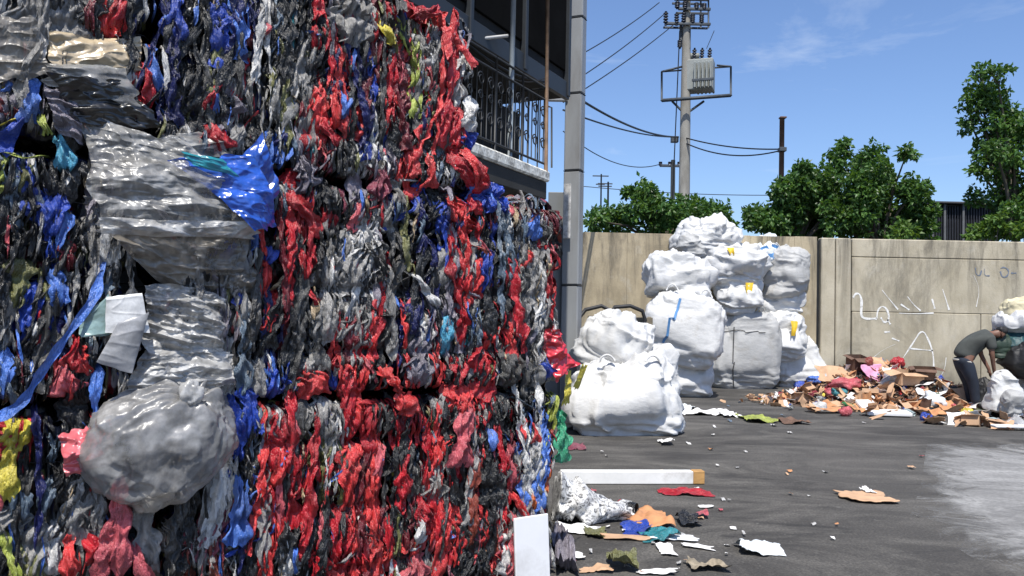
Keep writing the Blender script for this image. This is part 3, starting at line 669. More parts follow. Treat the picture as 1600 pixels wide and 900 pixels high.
EXP = dict(r=['r', 'r', 'c', 'r', 'c', 'dr'], b=['b', 'b', 'lb', 'n', 'n', 'bg'], k=['k', 'k', 'k', 'dg', 'k', 'g'], g=['g', 'g', 'dg', 'w', 'g', 'pg'], o=['o', 'g'], w=['w', 'g'], p=['p', 'dr', 'pd', 'br'], t=['te', 'cy', 'bg'],
           n=['n', 'k', 'n'], y=['y', 'ol', 'yg'], c=['c', 'r'])
def code_at(p, rng):
    if rng.random() < .74:       # neighbours in a column are often the same film
        s_, z_ = fs(Vector(p)), p[2]; w_ = .05 * float(noise(np.array([s_ * 6, z_ * 3, 1.5]), 71)); b_ = np.searchsorted(WIRES_AT, z_)
        rng = np.random.default_rng([int(abs(s_ + w_ + 1) / .115), int(b_), 17])
    px, py = project(p); r = TOK[int(np.clip(py / 50, 0, 17))]; t = r[int(np.clip(px / 50, 0, len(r) - 1))]
    x = rng.random()
    if x < .15: L_ = EXP['k']
    elif x < .32: L_ = ['g', 'ol', 'dr', 'bg', 'w', 'g', 'dg', 'pg']
    else:
        q_ = t[0] if rng.random() < .6 else t[1]
        for hot in 'rb':
            if hot in t and rng.random() < .35: q_ = hot
        L_ = EXP[q_]
    return L_[rng.integers(len(L_))]

def bunch_grid(c, n, r, rng, tall=1.0, nu=26, nv=30):
    a = rng.normal() * .25; up = np.array([0, 0, 1.0]) * math.cos(a) + np.cross(np.array(n), [0, 0, 1.0]) * math.sin(a); c = np.array(c); h = r * 1.15 * tall
    return strip_grid(c + up * h, c - up * h, n, r * 1.9, rng, nu, nv, r * .55, min(.03, r * .30), .35, 0, rng.random() < .4, r * .25)
WIREZ = (.20, .49, .80)
WIRES_AT = sorted([z0 + w_ * h for z0, h in ((.01, 1.13), (1.155, 1.125), (2.295, 1.085)) for w_ in WIREZ] + [1.15, 2.285])
def strip_grid(P0, P1, n, w, rng, nu=8, nv=18, bulge=.03, fold=.012, curl=.25, off=.0, free=False, waver=.02, flat=False, bulge_on=1.0, force_over=False):
    """one crumpled ribbon of film from P0 to P1, lying on a face of normal n; ends tuck into the bale"""
    P0, P1, n = np.array(P0), np.array(P1), np.array(n); t = P1 - P0; Ln = np.linalg.norm(t); t = t / Ln; sd = np.cross(n, t); sd /= np.linalg.norm(sd)
    v = np.linspace(0, 1, nv)[:, None]; u = np.linspace(-.5, .5, nu)[None, :]; r = rng.random(12) * 100
    z0 = np.zeros((nv, 1))
    def n1(x, k): return noise(np.stack([x, np.full_like(x, r[k]), np.full_like(x, r[k + 1])], -1), 3)
    wp = .78 + .6 * n1(v * Ln / .06, 0) + .25 * n1(v * Ln / .02, 3)
    wp = wp * np.clip(v / .10, .62, 1) * (np.clip((1 - v) / .10, .62, 1) if not free else (1 + .45 * v))
    if flat: wp = np.ones_like(v)
    x = u * w * np.clip(wp, .3, 1.6) + waver * n1(v * 2.2 + z0, 2) * (1 if not flat else .3) + .35 * waver * n1(v * Ln / .05 + z0, 7)
    k = max(1.0, w / .020) if not flat else 1.0
    ph = r[5] + 1.6 * n1(v * Ln / .10, 6)
    d = fold * tri(u * k * .5 + ph) * (.7 + .7 * n1(u * 2 + v * Ln / .1, 8)) + fold * .6 * tri(u * k * .23 + v * Ln / .16 + r[9])
    d = d - curl * (2 * u) ** 2 * w * .5 + bulge * np.sin(math.pi * np.clip(v, 0, 1)) ** .7
    tuck = .05 * (np.clip(1 - v / .10, 0, 1) ** 2 + (np.clip(1 - (1 - v) / .10, 0, 1) ** 2 if not free else 0)); d = d - tuck + off
    if free: d = d + .02 * v + .015 * n1(u * 3 + v * 3, 2) * v
    vv = v + (.03 * n1(u * 6 + z0, 1) / max(Ln, .1) * .6)      # ragged ends
    Q = P0 + t * (vv * Ln)[..., None] + sd * x[..., None]
    L3 = np.stack([(u * w + 0 * v), v * Ln + 0 * u, 0 * u + 0 * v], -1) + r[10]
    cz = 1.0 if not flat else .2
    d = d + cz * (.010 * crumple(L3 * np.array([1, .30, 1]), .016, rng, 5) * min(1, w / .03) + .004 * crumple(L3 * np.array([1, .6, 1]), .007, rng, 4))
    if abs(n[2]) < .5:                                          # nipped in by the tie wires
        zz = Q[..., 2]; nip = sum(np.exp(-((zz - wz_) / .022) ** 2) for wz_ in WIRES_AT); bi = np.clip(np.searchsorted(WIRES_AT, zz), 1, len(WIRES_AT) - 1); wa_ = np.array(WIRES_AT); bt = np.clip((zz - wa_[bi - 1]) / (wa_[bi] - wa_[bi - 1]), 0, 1); over = force_over or rng.random() < .4; d = d + .016 * np.sin(math.pi * bt) ** .7 * bulge_on; d = d - (np.maximum(0, d) * .7 + .008) * nip * (.15 if over else rng.uniform(.4, 1))
    return Q + n * d[..., None]
def wad_grid(c, n, r, rng, flat=.6, tall=1.0, nu=22, nv=14, amp=.30):
    th = np.linspace(.03, math.pi - .03, nv); ph = np.linspace(0, 2 * math.pi, nu, endpoint=False); T, P = np.meshgrid(th, ph, indexing='ij')
    D = np.stack([np.sin(T) * np.cos(P), np.sin(T) * np.sin(P), np.cos(T)], -1)
    o3 = rng.random(3) * 9; st = np.array([1, 1, .5])
    q = 1 + amp * crumple(D * st + o3, .42, rng, 6) + amp * .45 * crumple(D * st + o3, .16, rng, 5) + .25 * fbm(D * 1.5 + rng.random(3) * 50, 4, 2)
    n = np.array(n); D = D * q[..., None] * r; D[..., 2] *= tall
    D = D - (D @ n)[..., None] * n * (1 - flat); return D + np.array(c)
def make_bale(s0, s1, z0, z1, label, core, seed, nstrip=230, depth=1.1, right_end=False, left_end=False, top=False):
    """s along the front from the stack's far end; every bale has core, strips, wads and tie wires"""
    rng = np.random.default_rng(seed); h = z1 - z0; W_ = s1 - s0
    base = fp((s0 + s1) / 2, z0, -depth / 2); t = thing('plastic_bale', base, label, 'bale', 'pressed plastic bales in the stack')
    A, Nn, Z = np.array(FA), np.array(FN), np.array([0, 0, 1.0]); O = np.array(fp(s0, z0))
    def body(S, D, Zc):       # local box coordinates -> displaced world position
        p = np.stack([S, D, Zc], -1); lo = np.array([0, -depth, 0]); hi = np.array([W_, 0, h]); r = .10
        q = np.clip(p, lo + r, hi - r); e = p - q; ln = np.linalg.norm(e, axis=-1, keepdims=True); nm = e / np.maximum(ln, 1e-6)
        p = q + nm * r
        Wp = O - A * p[..., :1] + Nn * p[..., 1:2] + Z * p[..., 2:]
        f = Wp * np.array([16, 16, 3.5]); zl = p[..., 2] / h
        wb = sum(np.exp(-((zl - w_) * h / .035) ** 2) for w_ in WIREZ)
        bw = [0] + list(WIREZ) + [1]; bi = np.clip(np.searchsorted(bw, zl), 1, len(bw) - 1); bwa = np.array(bw); bt = np.clip((zl - bwa[bi - 1]) / (bwa[bi] - bwa[bi - 1]), 0, 1)
        dsp = .022 * np.sin(math.pi * bt) ** .7 - .010 + .03 * fbm(Wp * np.array([5, 5, 3]), seed, 2) + .05 * (tri(fbm(f, seed + 9, 2) * 1.6) * .6) - .05 * np.clip(fbm(Wp * np.array([9, 9, 2.0]), seed + 31, 2) * 2.2, 0, 1) - .045 * wb + .012 * noise(Wp * np.array([60, 60, 14]), 2) - .015
        p = p + nm * dsp[..., None]
        return O - A * p[..., :1] + Nn * p[..., 1:2] + Z * p[..., 2:]
    mb = MB()
    def g2(a, b): return np.meshgrid(a, b, indexing='ij')
    res = .0105; ns, nz, nd = int(W_ / res), int(h / res), int(depth / .03)
    ez, es = g2(np.linspace(0, h, nz), np.linspace(0, W_, ns)); mb.grid(body(es, np.zeros_like(es), ez), flip=True)
    ez, es = g2(np.linspace(0, h, 30), np.linspace(0, W_, 30)); mb.grid(body(es, np.full_like(es, -depth), ez))
    for sv, fl, on in ((0.0, False, right_end), (W_, True, left_end)):
        k_ = 100 if on else 34; ez, ed = g2(np.linspace(0, h, k_), np.linspace(-depth, 0, k_)); mb.grid(body(np.full_like(ed, sv), ed, ez), flip=fl)
    for zv, fl in ((h, False), (0.0, True)):
        k_ = 60 if (top and zv > 0) else 24; ed, es = g2(np.linspace(-depth, 0, k_), np.linspace(0, W_, k_)); mb.grid(body(es, ed, np.full_like(es, zv)), flip=fl)
    build(mb, 'core', core, t)
    # strips: the largest ones as parts, the small ones together
    items = []
    for i in range(nstrip):
        big = i < 46
        zb_ = [0] + list(WIREZ) + [1]; kz = rng.integers(4); zlo, zhi = z0 + zb_[kz] * h, z0 + zb_[kz + 1] * h
        if big: Ln = rng.uniform(.16, .62) if rng.random() < .6 else (zhi - zlo) * rng.uniform(.8, 1.4); w = rng.uniform(.018, .075)
        else: Ln = rng.uniform(.06, .24); w = rng.uniform(.007, .024)
        s = rng.uniform(s0 - .01, s1 + .01); zc = float(np.clip((zlo + zhi) / 2 + rng.normal() * .10, z0 + .03, z1 - .03)); a = rng.normal() * (.13 if rng.random() < .8 else .6)
        dv = Vector(FA) * math.sin(a) * Ln / 2 + Vector((0, 0, math.cos(a) * Ln / 2)); c = fp(s, zc, .004 + rng.uniform(0, .03))
        p0, p1 = c + dv, c - dv
        if p1.z < z0 + .02: sh = z0 + .02 - p1.z; p0.z += sh; p1.z += sh
        if p0.z > z1 - .03: sh = p0.z - z1 + .03; p0.z -= sh; p1.z = max(p1.z - sh, z0 + .01)
        code = code_at(c, rng); fr = rng.random() < .18
        if not big and rng.random() < .16: code = str(rng.choice(['w', 'g', 'g', 'p', 'lb', 'o']))  # some small strips take pale colours that stand in for highlights
        items.append((code, strip_grid(p0, p1, FN, w, rng, 12 if big else 6, 30 if big else 14, rng.uniform(.005, .038), rng.uniform(.006, .020), rng.uniform(-.1, .4), 0, fr, rng.uniform(.005, .03)), big, 'strip'))
    for i in range(20):      # long strips hanging over the wires
        zc = z0 + h * rng.uniform(.35, .75); Ln = rng.uniform(.42, .85); c = fp(rng.uniform(s0, s1), zc, rng.uniform(.02, .05)); a = rng.normal() * .10
        dv = Vector(FA) * math.sin(a) * Ln / 2 + Vector((0, 0, math.cos(a) * Ln / 2)); items.append((code_at(c, rng), strip_grid(c + dv, c - dv, FN, rng.uniform(.025, .075), rng, 12, 54, rng.uniform(.0, .03), rng.uniform(.008, .020), rng.uniform(0, .35), 0, rng.random() < .6, rng.uniform(.015, .045), force_over=True), True, 'strip'))
    for i in range(9):       # broad flattened sheets
        zc = z0 + h * rng.uniform(.2, .8); Ln = rng.uniform(.22, .40); c = fp(rng.uniform(s0 + .1, s1 - .1), zc, .012); a = rng.normal() * .3
        dv = Vector(FA) * math.sin(a) * Ln / 2 + Vector((0, 0, math.cos(a) * Ln / 2)); items.append((code_at(c, rng), strip_grid(c + dv, c - dv, FN, rng.uniform(.15, .26), rng, 34, 40, .015, rng.uniform(.012, .022), .10, 0, rng.random() < .4, .02), True, 'sheet'))
    for i in range(16):      # wide folded pieces
        kz = rng.integers(4); zlo, zhi = z0 + zb_[kz] * h, z0 + zb_[kz + 1] * h; c = fp(rng.uniform(s0 + .05, s1 - .05), (zlo + zhi) / 2 + rng.normal() * .04, .01); Ln = (zhi - zlo) * rng.uniform(.9, 1.5); a = rng.normal() * .18
        dv = Vector(FA) * math.sin(a) * Ln / 2 + Vector((0, 0, math.cos(a) * Ln / 2)); items.append((code_at(c, rng), strip_grid(c + dv, c - dv, FN, rng.uniform(.08, .16), rng, 24, 36, rng.uniform(.0, .03), rng.uniform(.010, .024), rng.uniform(.05, .3), 0, rng.random() < .3, .02), True, 'strip'))
    for i in range(16):
        s = rng.uniform(s0 + .03, s1 - .03); zc = z0 + rng.uniform(.05, h - .05); c = fp(s, zc, rng.uniform(-.01, .02)); code = code_at(c, rng)
        items.append((code, bunch_grid(c, FN, rng.uniform(.025, .055), rng, rng.uniform(1.0, 2.0), 20, 26), i < 14, 'wad'))
    if right_end or left_end:
        nE = FA if right_end else -FA; so = s0 if right_end else s1
        for i in range(90):
            c = fp(so, z0 + rng.uniform(.03, h - .03), -rng.uniform(0, depth)) + nE * .01; Ln = rng.uniform(.12, .4); code = code_at(c, rng)
            items.append((code, strip_grid(c + Vector((0, 0, Ln / 2)), c - Vector((0, 0, Ln / 2)), nE, rng.uniform(.02, .07), rng, 6, 12, rng.uniform(.01, .05), .012, .3, 0, rng.random() < .25), False, 'strip'))
    if top:
        for i in range(120):
            c = fp(rng.uniform(s0, s1), z1, -rng.uniform(-.02, depth)); a = rng.uniform(0, 6.28); Ln = rng.uniform(.12, .35); dv = Vector((math.cos(a), math.sin(a), 0)) * Ln / 2; code = code_at(c, rng)
            items.append((code, strip_grid(c + dv, c - dv, Vector((0, 0, 1)), rng.uniform(.02, .08), rng, 6, 12, rng.uniform(.01, .06), .014, .3, 0, rng.random() < .3), False, 'strip'))
    rest = MB(); rm = []
    for code, G, big, kd in items:
        if big: build(MB().grid(G), f'{PNAME[code]}_film_{kd}', film(code), t)
        else:
            if code not in rm: rm.append(code)
            rest.grid(G, rm.index(code))
    tag(build(rest, 'film_scraps', [film(c) for c in rm], t), kind='stuff')
    for w_ in WIREZ:
        zc = z0 + w_ * h; pts = [fp(s0 - .005, zc, -depth), fp(s0 - .008, zc, -.05), fp(s0 + .03, zc, .012)]
        for k in range(1, 12): pts.append(fp(s0 + W_ * k / 12, zc + .006 * math.sin(k * 2.1 + seed), .014 + .005 * math.sin(k * 3 + seed)))
        pts += [fp(s1 - .03, zc, .012), fp(s1 + .008, zc, -.05), fp(s1 + .005, zc, -depth)]
        build(MB().tube(pts, .0028, 5), 'tie_wire', WIRE, t)
    return t
KR = bale_core('pressed_red_mix', ['k', 'k', 'dr', 'r', 'k', 'dg', 'br', 'r', 'k', 'g', 'dr', 'k', 'n', 'ol'])
KD = bale_core('pressed_dark_mix', ['k', 'k', 'dg', 'k', 'g', 'k', 'n', 'dg', 'dr', 'k', 'ol', 'k', 'b', 'pg'])
KC = bale_core('pressed_grey_mix', ['k', 'dg', 'g', 'k', 'pg', 'k', 'dg', 'g', 'dr', 'k', 'n', 'ol'])
ZC, ZB, ZA, ZT = 0.0, 1.15, 2.29, 3.40
B = {}
B['C0'] = make_bale(0.05, 1.14, ZC + .01, ZB - .01, 'red and black bale at ground level at the far end, white board at its foot', KR, 21, 520, right_end=True)
B['C1'] = make_bale(1.17, 2.26, ZC + .01, ZB - .01, 'mostly red film bale on the ground in the middle, right of the hanging grey bag', KR, 22, 520)
B['C2'] = make_bale(2.46, 3.62, ZC + .01, ZB - .01, 'grey and red film bale at the lower left, under the blue strap', KC, 23, 380, left_end=True)
B['B0'] = make_bale(.05, 1.14, ZB + .005, ZA - .01, 'black and red middle tier bale nearest the grey column, red bag at its corner', KD, 24, 520, right_end=True, top=True)
B['B1'] = make_bale(1.18, 2.28, ZB + .005, ZA - .01, 'dark grey middle tier bale with a long red strip, right of the clear sheets', KD, 25, 520)
B['B2'] = make_bale(2.48, 3.62, ZB + .005, ZA - .01, 'dark film bale of the middle tier at the left edge with blue wads', KD, 26, 380, left_end=True)
B['A0'] = make_bale(.74, 1.50, ZA + .005, ZT - .13, 'top tier bale with red film tongues sticking out, in front of the dark building', KR, 27, 460, right_end=True, top=True)
B['A1'] = make_bale(1.53, 2.38, ZA + .005, ZT + .04, 'dark top tier bale with hanging blue strips, in the middle of the stack', KD, 28, 440, top=True)
B['A2'] = make_bale(2.43, 3.62, ZA + .03, ZT + .02, 'grey and beige film bale at the top left corner with a beige patch coloured bright as if sunlit', KC, 29, 300, top=True, left_end=True)

# ---- the strips and wads one can pick out in the photo, each a part of the bale it hangs from
def owner(p):
    s = fs(Vector(p)); z = p[2]
    row = 'C' if z < ZB else ('B' if z < ZA else 'A')
    cut = {'C': (1.155, 2.36), 'B': (1.16, 2.38), 'A': (1.515, 2.40)}[row]
    return B[row + ('0' if s < cut[0] else '1' if s < cut[1] else '2')]
HS = [  # x0,y0,x1,y1,width,colour[,free end, off]
 (52,122,38,195,24,'lb',1,.06),(38,175,-4,238,20,'b',1,.05),(62,178,70,212,14,'yg',1,.06),(92,212,104,270,24,'cy',0,.06),(275,-10,266,62,26,'b',1,.04),(345,-10,336,112,24,'b',1,.05),(368,-10,372,96,24,'lb',1,.06),
 (236,68,246,152,24,'lb',0,.05),(225,95,232,172,16,'r',0,.05),(195,2,180,46,16,'r',1,.06),(140,-6,143,48,12,'dr',1,.05),(257,72,260,160,9,'w',0,.05),(345,112,320,172,15,'r',1,.05),(322,190,352,236,30,'r',1,.06),
 (455,15,450,112,15,'te',0,.05),(428,108,430,190,24,'g',0,.05),(502,-6,490,36,18,'r',1,.05),(489,40,488,82,10,'r',0,.05),(593,28,606,72,16,'y',1,.07),(582,15,584,66,16,'r',0,.06),(611,68,604,216,24,'r',0,.06),(600,150,600,216,20,'c',0,.06),
 (626,90,621,152,9,'p',0,.06),(526,68,532,200,40,'n',0,.04),(538,142,535,192,20,'lb',0,.07),(518,145,521,204,18,'c',0,.08),(494,185,526,228,20,'r',1,.07),(470,155,462,204,11,'dr',0,.05),(467,200,480,232,13,'r',1,.05),
 (665,92,681,196,8,'p',0,.06),(686,140,684,198,12,'r',0,.06),(713,162,706,242,26,'r',0,.06),(700,235,742,292,30,'r',0,.08),(718,230,748,288,18,'c',1,.10),(664,240,666,296,20,'c',1,.07),
 (444,300,505,372,20,'r',0,.07),(456,312,446,490,17,'r',0,.08),(470,388,470,442,16,'r',0,.06),(478,448,492,476,12,'r',1,.06),(562,318,546,366,15,'p',0,.05),(547,398,552,462,30,'g',1,.06),(517,398,516,460,13,'w',0,.05),
 (657,330,655,382,15,'bg',0,.05),(626,348,632,432,15,'ol',0,.05),(745,368,764,412,13,'p',0,.05),(758,385,754,462,24,'b',0,.06),(725,408,715,478,32,'r',0,.05),(748,400,738,470,22,'c',0,.05),(643,428,682,476,11,'w',1,.07),
 (800,400,800,442,12,'r',0,.05),(765,345,772,372,16,'b',0,.05),(642,468,640,528,46,'n',0,.06),(556,478,545,572,26,'dr',0,.05),(575,478,571,548,11,'r',0,.05),(697,488,690,558,17,'cy',0,.06),(735,492,730,552,11,'bg',0,.05),(719,478,716,548,24,'r',0,.05),
 (598,572,628,640,26,'c',1,.09),(622,640,648,622,22,'c',1,.10),(541,568,534,642,24,'r',0,.05),(452,598,456,752,18,'r',0,.06),(546,578,541,692,28,'r',0,.06),(545,688,540,802,34,'c',0,.06),(580,718,572,822,28,'c',0,.06),
 (626,696,625,808,24,'r',0,.07),(590,690,582,760,16,'p',0,.06),(718,560,706,640,34,'r',0,.06),(720,598,718,668,36,'c',0,.07),(724,630,710,732,26,'p',1,.09),(736,698,735,862,18,'br',0,.07),(653,768,666,836,28,'r',0,.07),(655,800,650,852,18,'w',0,.08),
 (800,765,830,842,18,'c',0,.07),(764,670,763,702,13,'lb',1,.07),(813,652,812,692,12,'c',1,.06),(830,658,833,692,13,'c',1,.06),(811,738,819,798,16,'lb',0,.06),(826,768,826,798,14,'or',0,.06),(852,725,850,780,12,'or',0,.05),(873,640,872,722,26,'gr',1,.04),
 (148,570,145,662,15,'lb',0,.05),(6,540,8,622,22,'lb',0,.05),(118,525,112,580,30,'r',0,.06),(190,742,150,905,17,'p',1,.10),(190,752,180,905,20,'p',1,.11),(112,828,104,905,24,'c',1,.08),(132,835,150,870,22,'r',1,.07),(204,845,228,905,15,'p',1,.09),
 (140,760,108,835,44,'g',0,.05),(62,815,48,905,34,'g',0,.05),(84,815,80,905,30,'w',0,.04),(215,765,242,905,28,'g',0,.06),(286,795,284,895,9,'dr',0,.03),(317,805,316,875,14,'dr',0,.03),(340,790,338,900,12,'dr',0,.03),
 (370,738,368,852,28,'lb',1,.08),(358,615,372,725,30,'b',0,.07),(385,595,386,685,28,'b',0,.06),(425,575,424,622,20,'b',0,.05),(424,640,440,752,34,'r',0,.06),(436,690,430,762,20,'c',0,.07),(432,718,440,850,18,'p',0,.04),
 (85,415,90,482,26,'lb',0,.06),(92,300,78,372,34,'b',0,.06),(100,325,85,398,20,'lb',0,.05),(420,385,415,412,18,'b',0,.06),(18,690,10,782,20,'y',1,.06),(8,830,25,905,14,'yg',1,.06),(30,760,28,815,34,'bg',0,.05),(80,745,60,810,30,'bg',0,.05),
 (505,620,500,700,34,'g',0,.05),(470,615,468,692,20,'dg',0,.05),(760,700,768,800,46,'k',0,.07),(780,720,775,800,40,'dg',0,.06),(640,560,650,600,36,'pg',0,.08),(820,560,815,625,22,'dg',0,.05),(845,560,855,590,16,'b',1,.06),(700,385,690,462,28,'g',0,.05),
 (480,790,470,880,16,'r',0,.05),(505,780,498,870,14,'p',0,.05),(520,790,520,890,18,'r',0,.05),(600,800,605,880,20,'r',0,.06),(690,790,695,870,20,'c',0,.06),(560,800,556,895,18,'dr',0,.05),(575,640,572,720,18,'r',0,.06),(680,690,672,730,22,'c',0,.07),
 (790,690,800,770,14,'p',0,.05),(858,640,850,720,14,'br',0,.04),(845,790,842,850,13,'r',0,.05),(800,800,790,905,13,'p',1,.09),(786,830,795,905,22,'w',1,.07),(690,14,640,30,16,'r',1,.09),(735,150,722,205,20,'w',1,.07),(742,250,750,300,18,'r',1,.08)]
HW = [  # x,y,radius,colour,tall
 (8,168,15,'dr',1),(445,215,18,'n',1.1),(545,28,30,'g',1.3),(575,18,18,'w',1),(610,18,14,'r',1),(635,14,15,'r',.8),(660,22,16,'r',.8),(683,32,16,'c',.8),(645,60,16,'g',1.2),(632,30,10,'b',1),(715,98,18,'w',1.3),(706,145,20,'w',1.3),(722,112,12,'g',1.2),
 (660,190,20,'n',1.4),(728,222,16,'b',1),(590,285,24,'pd',1),(470,270,26,'pg',.9),(620,300,18,'g',1.2),(512,340,15,'r',1.2),(602,345,20,'g',1),(688,345,20,'b',1.4),(713,338,24,'c',1.4),(735,318,14,'r',1),(760,308,28,'b',.8),(742,300,16,'lb',.8),(785,320,16,'b',.8),(830,352,16,'lb',1.2),(812,350,13,'bg',1.2),
 (822,402,16,'c',.8),(848,382,11,'r',.8),(855,408,9,'p',.8),(648,562,26,'pg',1.3),(700,420,20,'g',1.2),(482,596,20,'c',1.1),(480,572,16,'g',.8),(555,645,18,'c',1.3),(676,752,22,'g',1.3),(778,852,20,'p',.8),(645,888,26,'p',.9),(700,620,22,'c',1),(690,690,20,'c',1),
 (100,592,26,'p',.9),(125,560,18,'c',1.2),(20,678,22,'y',.9),(82,706,15,'bg',1.3),(105,400,22,'dr',1),(70,445,18,'ol',1.5),(25,440,24,'ol',1.6),(110,440,16,'g',1),(590,410,24,'dg',1.4),(300,505,20,'w',1),(505,500,22,'g',1.3),(600,520,20,'dg',1.3),
 (395,745,14,'lb',1.2),(850,365,16,'dg',1.2),(865,385,12,'k',1.4),(792,565,24,'dg',1.3),(740,560,18,'r',1),(560,555,18,'r',1),(610,655,16,'k',1.3),(700,870,20,'r',.9),(600,870,20,'c',1),(560,880,22,'r',.9),(500,880,18,'r',1),(755,880,20,'k',1)]
rng = np.random.default_rng(99)
for it in HS:
    x0, y0, x1, y1, w, code = it[:6]; fr = bool(it[6]) if len(it) > 6 else False; of = it[7] if len(it) > 7 else .05
    p0 = face(x0, y0, of * .55); p1 = face(x1, y1, of * .55); c = (p0 + p1) / 2; ln = (p1 - p0).length; wm = facepx(w, c)
    build(MB().grid(strip_grid(p0, p1, FN, wm * 1.15, rng, 12, max(14, int(ln / .012)), of * .6, min(.022, wm * .22), .25, 0, fr, .012)), f'{PNAME[code]}_film_strip', film(code), owner(c))
for x, y, r, code, tall in HW:
    c = face(x, y, .02); build(MB().grid(bunch_grid(c, FN, facepx(r, c), rng, tall)), f'{PNAME[code]}_film_wad', film(code), owner(c))

# ---- loose sheets, bags and straps hanging on the stack: things of their own
def sheet(corn, offs, bulge, amp, mat, name, label, cat, seed, nu=110, nv=100, lam=.12, group=None, sag=0.0, ragged=.055, slack=.10):
    """corn: TL TR BR BL in photo coordinates on the bale front; offs: distance out of it at each corner"""
    rng = np.random.default_rng(seed); C = [np.array(face(x, y, o)) for (x, y), o in zip(corn, offs)]
    v = np.linspace(0, 1, nv)[:, None]; u = np.linspace(0, 1, nu)[None, :]
    uu = u + ragged * noise(np.stack([v * 5 + 0 * u, u * 0 + v * 0 + seed, 0 * u + 0 * v], -1), 1) * np.abs(u - .5) * 2; vv = v + ragged * noise(np.stack([u * 6 + 0 * v, 0 * u + 0 * v + seed, 0 * u + 0 * v + 7], -1), 2) * np.abs(v - .5) * 2
    a, b = uu[..., None], vv[..., None]
    P = (C[0] * (1 - a) + C[1] * a) * (1 - b) + (C[3] * (1 - a) + C[2] * a) * b
    d = .55 * bulge * (np.sin(math.pi * np.clip(uu, 0, 1)) ** .6 * np.sin(math.pi * np.clip(vv, 0, 1)) ** .6)
    Wm = np.linalg.norm(C[1] + C[2] - C[0] - C[3]) / 2; Hm = np.linalg.norm(C[3] + C[2] - C[0] - C[1]) / 2; Q = np.stack([uu * Wm * .4, vv * Hm, 0 * uu], -1); Q2 = np.stack([uu * Wm * .75, vv * Hm, 0 * uu], -1); b2 = np.array([1, 1, 0])
    d = d + 1.7 * amp * crumple(Q, lam * 1.3, rng, 3, b2) + 1.1 * amp * crumple(Q2, lam * .7, rng, 3, b2) + .75 * amp * crumple(Q, lam * .32, rng, 4, b2) + .30 * amp * crumple(Q2, lam * .17, rng, 4, b2)
    d = d + 1.1 * amp * ridge(Q / np.array([.16, .10, 1]) + seed, seed, 6) + .6 * amp * ridge(Q2 / np.array([.07, .05, 1]) + seed, seed + 3, 5)
    P = P + np.array(FN) * d[..., None]; P[..., 2] -= sag * (np.sin(math.pi * uu) * vv)
    return tag(build(MB().grid(P), name, mat, loc=P.reshape(-1, 3).mean(0)), label, cat, group)
CLR = clear_sheet('clear_film', (.34, .335, .32), .30, .93, .30); CLR2 = clear_sheet('dusty_clear_film', (.25, .225, .19), .4, .95, .34); CLR3 = clear_sheet('milky_film', (.50, .495, .48), .38, .98, .32)
BLUE = clear_sheet('blue_film_sheet', (.02, .09, .45), .92, 1.0); TEAL = clear_sheet('teal_film_sheet', (.02, .25, .30), .9, 1.0); BLK = clear_sheet('black_bag_film', (.012, .012, .012), 1, 1, .3)
BEIGE = clear_sheet('beige_film', (.50, .40, .26), .9, 1.0, .3)  # beige film, its colour brightened to stand for sunlight on it
sheet([(-10, 25), (60, 30), (82, 118), (-10, 128)], (.08, .08, .10, .06), .05, .012, CLR2, 'film_sheet', 'dull grey film sheet bulging at the top left edge above the blue strap', 'plastic sheet', 41)
sheet([(66, 52), (214, 60), (222, 112), (78, 106)], (.03, .03, .05, .06), .05, .014, BEIGE, 'film_sheet', 'beige film with sunlight put into its colour, stretched under the top wire at the upper left', 'plastic sheet', 42, 90, 57)
sheet([(66, 100), (205, 108), (218, 168), (70, 132)], (.06, .05, .10, .08), .06, .010, CLR, 'film_sheet', 'grey film rim curving over the black bag at the upper left', 'plastic sheet', 43, 90, 50)
sheet([(72, 118), (195, 130), (262, 205), (130, 196)], (.10, .08, .05, .10), .08, .016, BLK, 'film_sheet', 'slack black film folded below the beige film at the upper left', 'plastic sheet', 44, 90, 64)
sheet([(68, 130), (120, 150), (128, 228), (84, 205)], (.10, .10, .06, .05), .04, .015, film('pg'), 'film_sheet', 'lilac grey crumpled film beside the short blue strap', 'plastic sheet', 45, 60, 64, .07)
sheet([(240, 212), (345, 205), (360, 246), (258, 242)], (.03, .03, .08, .10), .06, .012, CLR, 'film_sheet', 'grey film flap just above the blue sheet', 'plastic sheet', 46, 66, 50)
sheet([(262, 244), (402, 242), (434, 356), (392, 356)], (.17, .18, .14, .22), .05, .014, BLUE, 'film_sheet', 'shiny blue film sheet tucked behind the big clear sheet', 'plastic sheet', 47, 90, 80)
sheet([(358, 262), (408, 208), (436, 300), (402, 330)], (.12, .14, .08, .10), .03, .012, BLUE, 'film_sheet', 'pointed blue film corner standing up right of the clear sheet', 'plastic sheet', 48, 60, 64)
sheet([(280, 236), (345, 248), (372, 276), (300, 258)], (.22, .22, .22, .22), .02, .008, TEAL, 'film_sheet', 'small teal film fold on the blue sheet', 'plastic sheet', 49, 60, 50)
sheet([(128, 186), (296, 222), (418, 362), (150, 358)], (.06, .12, .16, .18), .16, .014, CLR, 'film_sheet', 'biggest clear film sheet ballooning out above the hollow', 'plastic sheet', 50, 144, 144, .13)
sheet([(152, 340), (412, 348), (398, 374), (158, 366)], (.22, .20, .15, .20), .04, .008, CLR3, 'film_sheet', 'bright folded hem along the bottom of the biggest clear sheet', 'plastic sheet', 51, 120, 50, .06)
sheet([(165, 360), (398, 366), (372, 462), (262, 452)], (.14, .12, .03, .02), .05, .018, CLR2, 'film_sheet', 'brownish dusty clear film hanging in the shaded hollow', 'plastic sheet', 52, 105, 80)
sheet([(338, 372), (402, 372), (400, 462), (372, 470)], (.05, .03, .02, .02), .03, .016, CLR2, 'film_sheet', 'narrow dusty grey film beside the hollow above the wire', 'plastic sheet', 53, 60, 70, .06)
